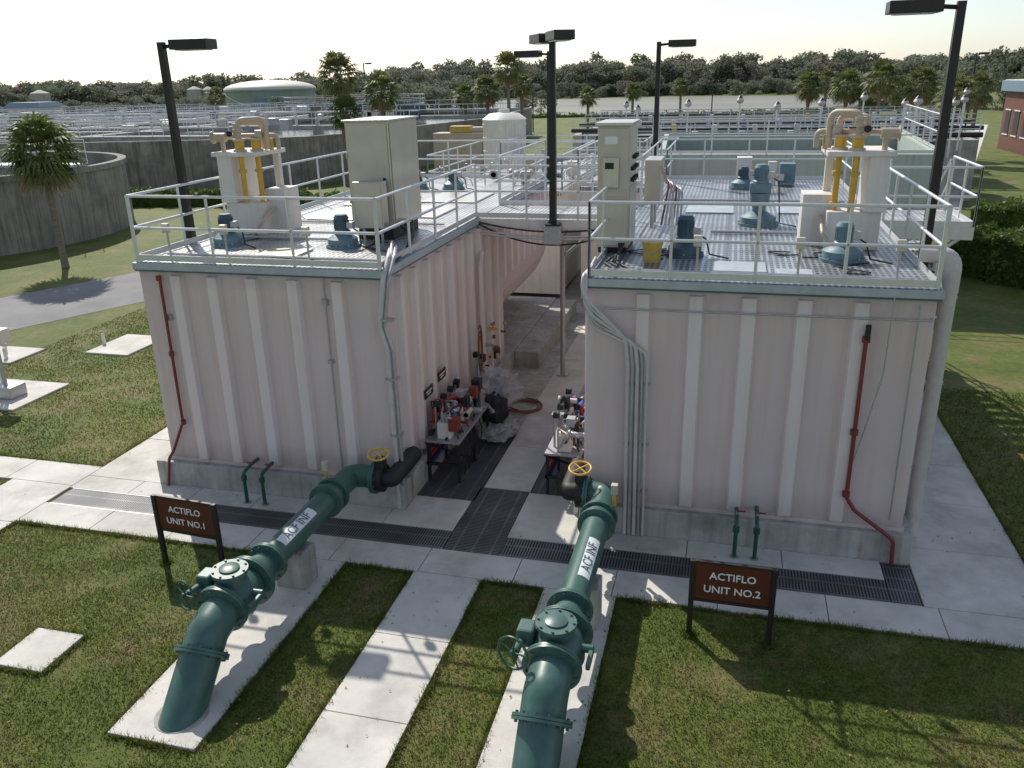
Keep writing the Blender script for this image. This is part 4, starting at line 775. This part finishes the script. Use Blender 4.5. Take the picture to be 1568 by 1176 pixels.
T=Thing('outdoor_equipment_shed',(*at(-17.8,62),0)); x,y=at(-17.6,66); T.box('body',TAN,x-2.5,x+2.8,y,y+1.6,0,3.2,bev=.03); T.box('roof_units',YELD,x-1.2,x+.4,y+.2,y+1.2,3.2,3.7,bev=.05); T.tube('roof_pipe',TAN,[(x+.6,y+.5,3.4),(x+2.4,y+.5,3.4)],.25,14); T.done()
T=Thing('filter_basin',(1,34,0)); ringwall(T,[(-2.4,28.6),(6.2,28.6),(6.8,39),(-3,39)],4.55,.3,PALEG); railing(T,[(-2.4,28.6),(6.2,28.6)],4.55,step=1.6); railing(T,[(6.2,28.6),(6.8,39)],4.55,step=1.6); T.done()
for sd,(y,x0,x1,h) in enumerate([(44,-4,9,3.4),(52,-8,13,3.3),(60,-11,15,3.2),(68,-11,15.5,3.2)]):
    T=Thing('filter_gallery',((x0+x1)/2,y,0)); T.box('basin_wall',CONCG,x0,x1,y,y+.4,0,h); T.box('basin_wall',CONCG,x0,x1,y+5,y+5.4,0,h); T.box('basin_wall',CONCG,x0,x0+.4,y+.4,y+5,0,h); T.box('basin_wall',CONCG,x1-.4,x1,y+.4,y+5,0,h); T.box('basin_water',WATER,x0+.4,x1-.4,y+.4,y+5,0,h-.5)
    railing(T,[(x0,y+.2),(x1,y+.2)],h,step=1.8,r=.03,kick=0,seg=6); railing(T,[(x0,y+5.2),(x1,y+5.2)],h,step=1.8,r=.03,kick=0,seg=6)
    T.tube('header_pipe',BRONZE,[(x0,y-.5,h+.3),(x1,y-.5,h+.3)],.14,12); T.tube('header_pipe_rear',BRONZE,[(x0,y+2.6,h+.5),(x1,y+2.6,h+.5)],.12,12)
    for i in range(int((x1-x0)/1.2)):
        x=x0+.8+i*1.2; T.tube('risers_a' if i%3 else 'risers_b',COND if i%3 else BLUED,fillet([(x,y-.5,h-.8),(x,y-.5,h+.3),(x,y+.8,h+.3),(x,y+.8,h-.3)],.15),.06,8)
        if i%2: m=rq.choice([WHITE,YELD,BLUED,STEEL,COND]); T.box('actuators_'+m.name,m,x-.15,x+.15,y+2.3,y+2.7,h+.3,h+.8,bev=.04)
    T.done()
for i,(x,y) in enumerate([(-5.2,48),(-2.6,50),(.2,48),(2.2,50),(4.3,48),(6.6,50),(9,52),(11.5,50),(7.8,42),(-6.8,56),(10.2,46),(13.4,58)]):
    T=Thing('globe_lamp',(x,y,0)); h=5.1+.2*(i%3); T.tube('post',ALU,[(x,y,2.9),(x,y,h)],.045,8); T.tube('globe',CONDT,[(x,y,h),(x,y,h+.05),(x,y,h+.16),(x,y,h+.28),(x,y,h+.34)],[.07,.15,.2,.14,.04],14); T.tube('cap',BRONZE,[(x,y,h+.3),(x,y,h+.42)],[.15,.03],12); T.done()
for be,D,h in [(-23.8,110,9.2),(-13.0,120,6.5),(8,150,9.5),(-1.5,100,5.8),(13.2,85,8.2)]:
    x,y=at(be,D); lamp(x,y,0,h,[0.2])
T=Thing('brick_building',(23.6,80,0)); T.box('walls',BRICK,23.6,43,74,88,0,5.0); T.box('fascia',ROOFB,23.2,43.4,73.6,88.4,5.0,5.9,bev=.03); T.box('roof',WHITE,23.4,43.2,73.8,88.2,5.9,5.96)
for i in range(5):
    T.box('windows',BLACK,23.56,23.61,75.2+i*2.6,76.6+i*2.6,1.4,3.4); T.box('window_frames',WHITE,23.52,23.58,75.1+i*2.6,76.7+i*2.6,3.4,3.5); T.box('window_frames',WHITE,23.52,23.58,75.1+i*2.6,76.7+i*2.6,1.3,1.4)
    T.box('windows',BLACK,25+i*3,26.4+i*3,73.95,74.01,1.4,3.4); T.box('window_frames',WHITE,24.9+i*3,26.5+i*3,73.9,73.97,3.4,3.5)
T.done()
def pond():
    pts=[]
    for b_,D in [(-19,178),(-15,168),(-10,172),(-5,166),(0,170),(4,172),(8,185),(11,200),(10,235),(7,280),(0,300),(-6,305),(-12,308),(-17,300),(-20,250)]: pts.append(at(b_,D))
    sheet('pond_water',pts,.02,PONDW)
pond()
hedge('pond_edge_shrubs',[at(-19,164),at(-10,163),at(-3,161),at(4,165),at(9,172)],2,.6,14,.3,9)
# ------------------------------------------------------------------ light, sky, camera
w=bpy.data.worlds.new('World'); sc.world=w; w.use_nodes=True; nt=w.node_tree; bg=nt.nodes['Background']; sky=nt.nodes.new('ShaderNodeTexSky'); sky.sky_type='NISHITA'; sky.sun_disc=False
EL=radians(44); AZ=atan2(-.65,.76)
sky.sun_elevation=EL; sky.sun_rotation=AZ; sky.air_density=1.0; sky.dust_density=.6; sky.ozone_density=2.5
hs=nt.nodes.new('ShaderNodeHueSaturation'); hs.inputs['Saturation'].default_value=.65; hs.inputs['Value'].default_value=1.0
nt.links.new(sky.outputs[0],hs.inputs['Color']); nt.links.new(hs.outputs[0],bg.inputs[0]); bg.inputs[1].default_value=.145
ld=bpy.data.lights.new('sun','SUN'); ld.energy=4.6; ld.angle=radians(.5); ld.color=(1,.95,.87); lo=bpy.data.objects.new('sun',ld); link(lo)
dv=Vector((-sin(AZ)*cos(EL),-cos(AZ)*cos(EL),-sin(EL))); lo.rotation_euler=dv.to_track_quat('-Z','Y').to_euler(); lo.location=(-20,30,40)
th,al,ro=radians(20.2),radians(14.8),radians(-1.35)
fw=Vector((-sin(al)*cos(th),cos(al)*cos(th),-sin(th))); rt=Vector((cos(al),sin(al),0)); up=rt.cross(fw)
r2=rt*cos(ro)+up*sin(ro); u2=-rt*sin(ro)+up*cos(ro)
cd=bpy.data.cameras.new('camera'); cam=bpy.data.objects.new('camera',cd); link(cam)
m=Matrix.Identity(4)
for i in range(3): m[i][0]=r2[i]; m[i][1]=u2[i]; m[i][2]=-fw[i]
m.translation=Vector((0,0,7)); cam.matrix_world=m; cd.sensor_width=36; cd.lens=36*1270/1568; cd.clip_end=4000; cd.clip_start=.1
sc.camera=cam
sc.view_settings.view_transform='Standard'; sc.view_settings.look='None'; sc.view_settings.exposure=0
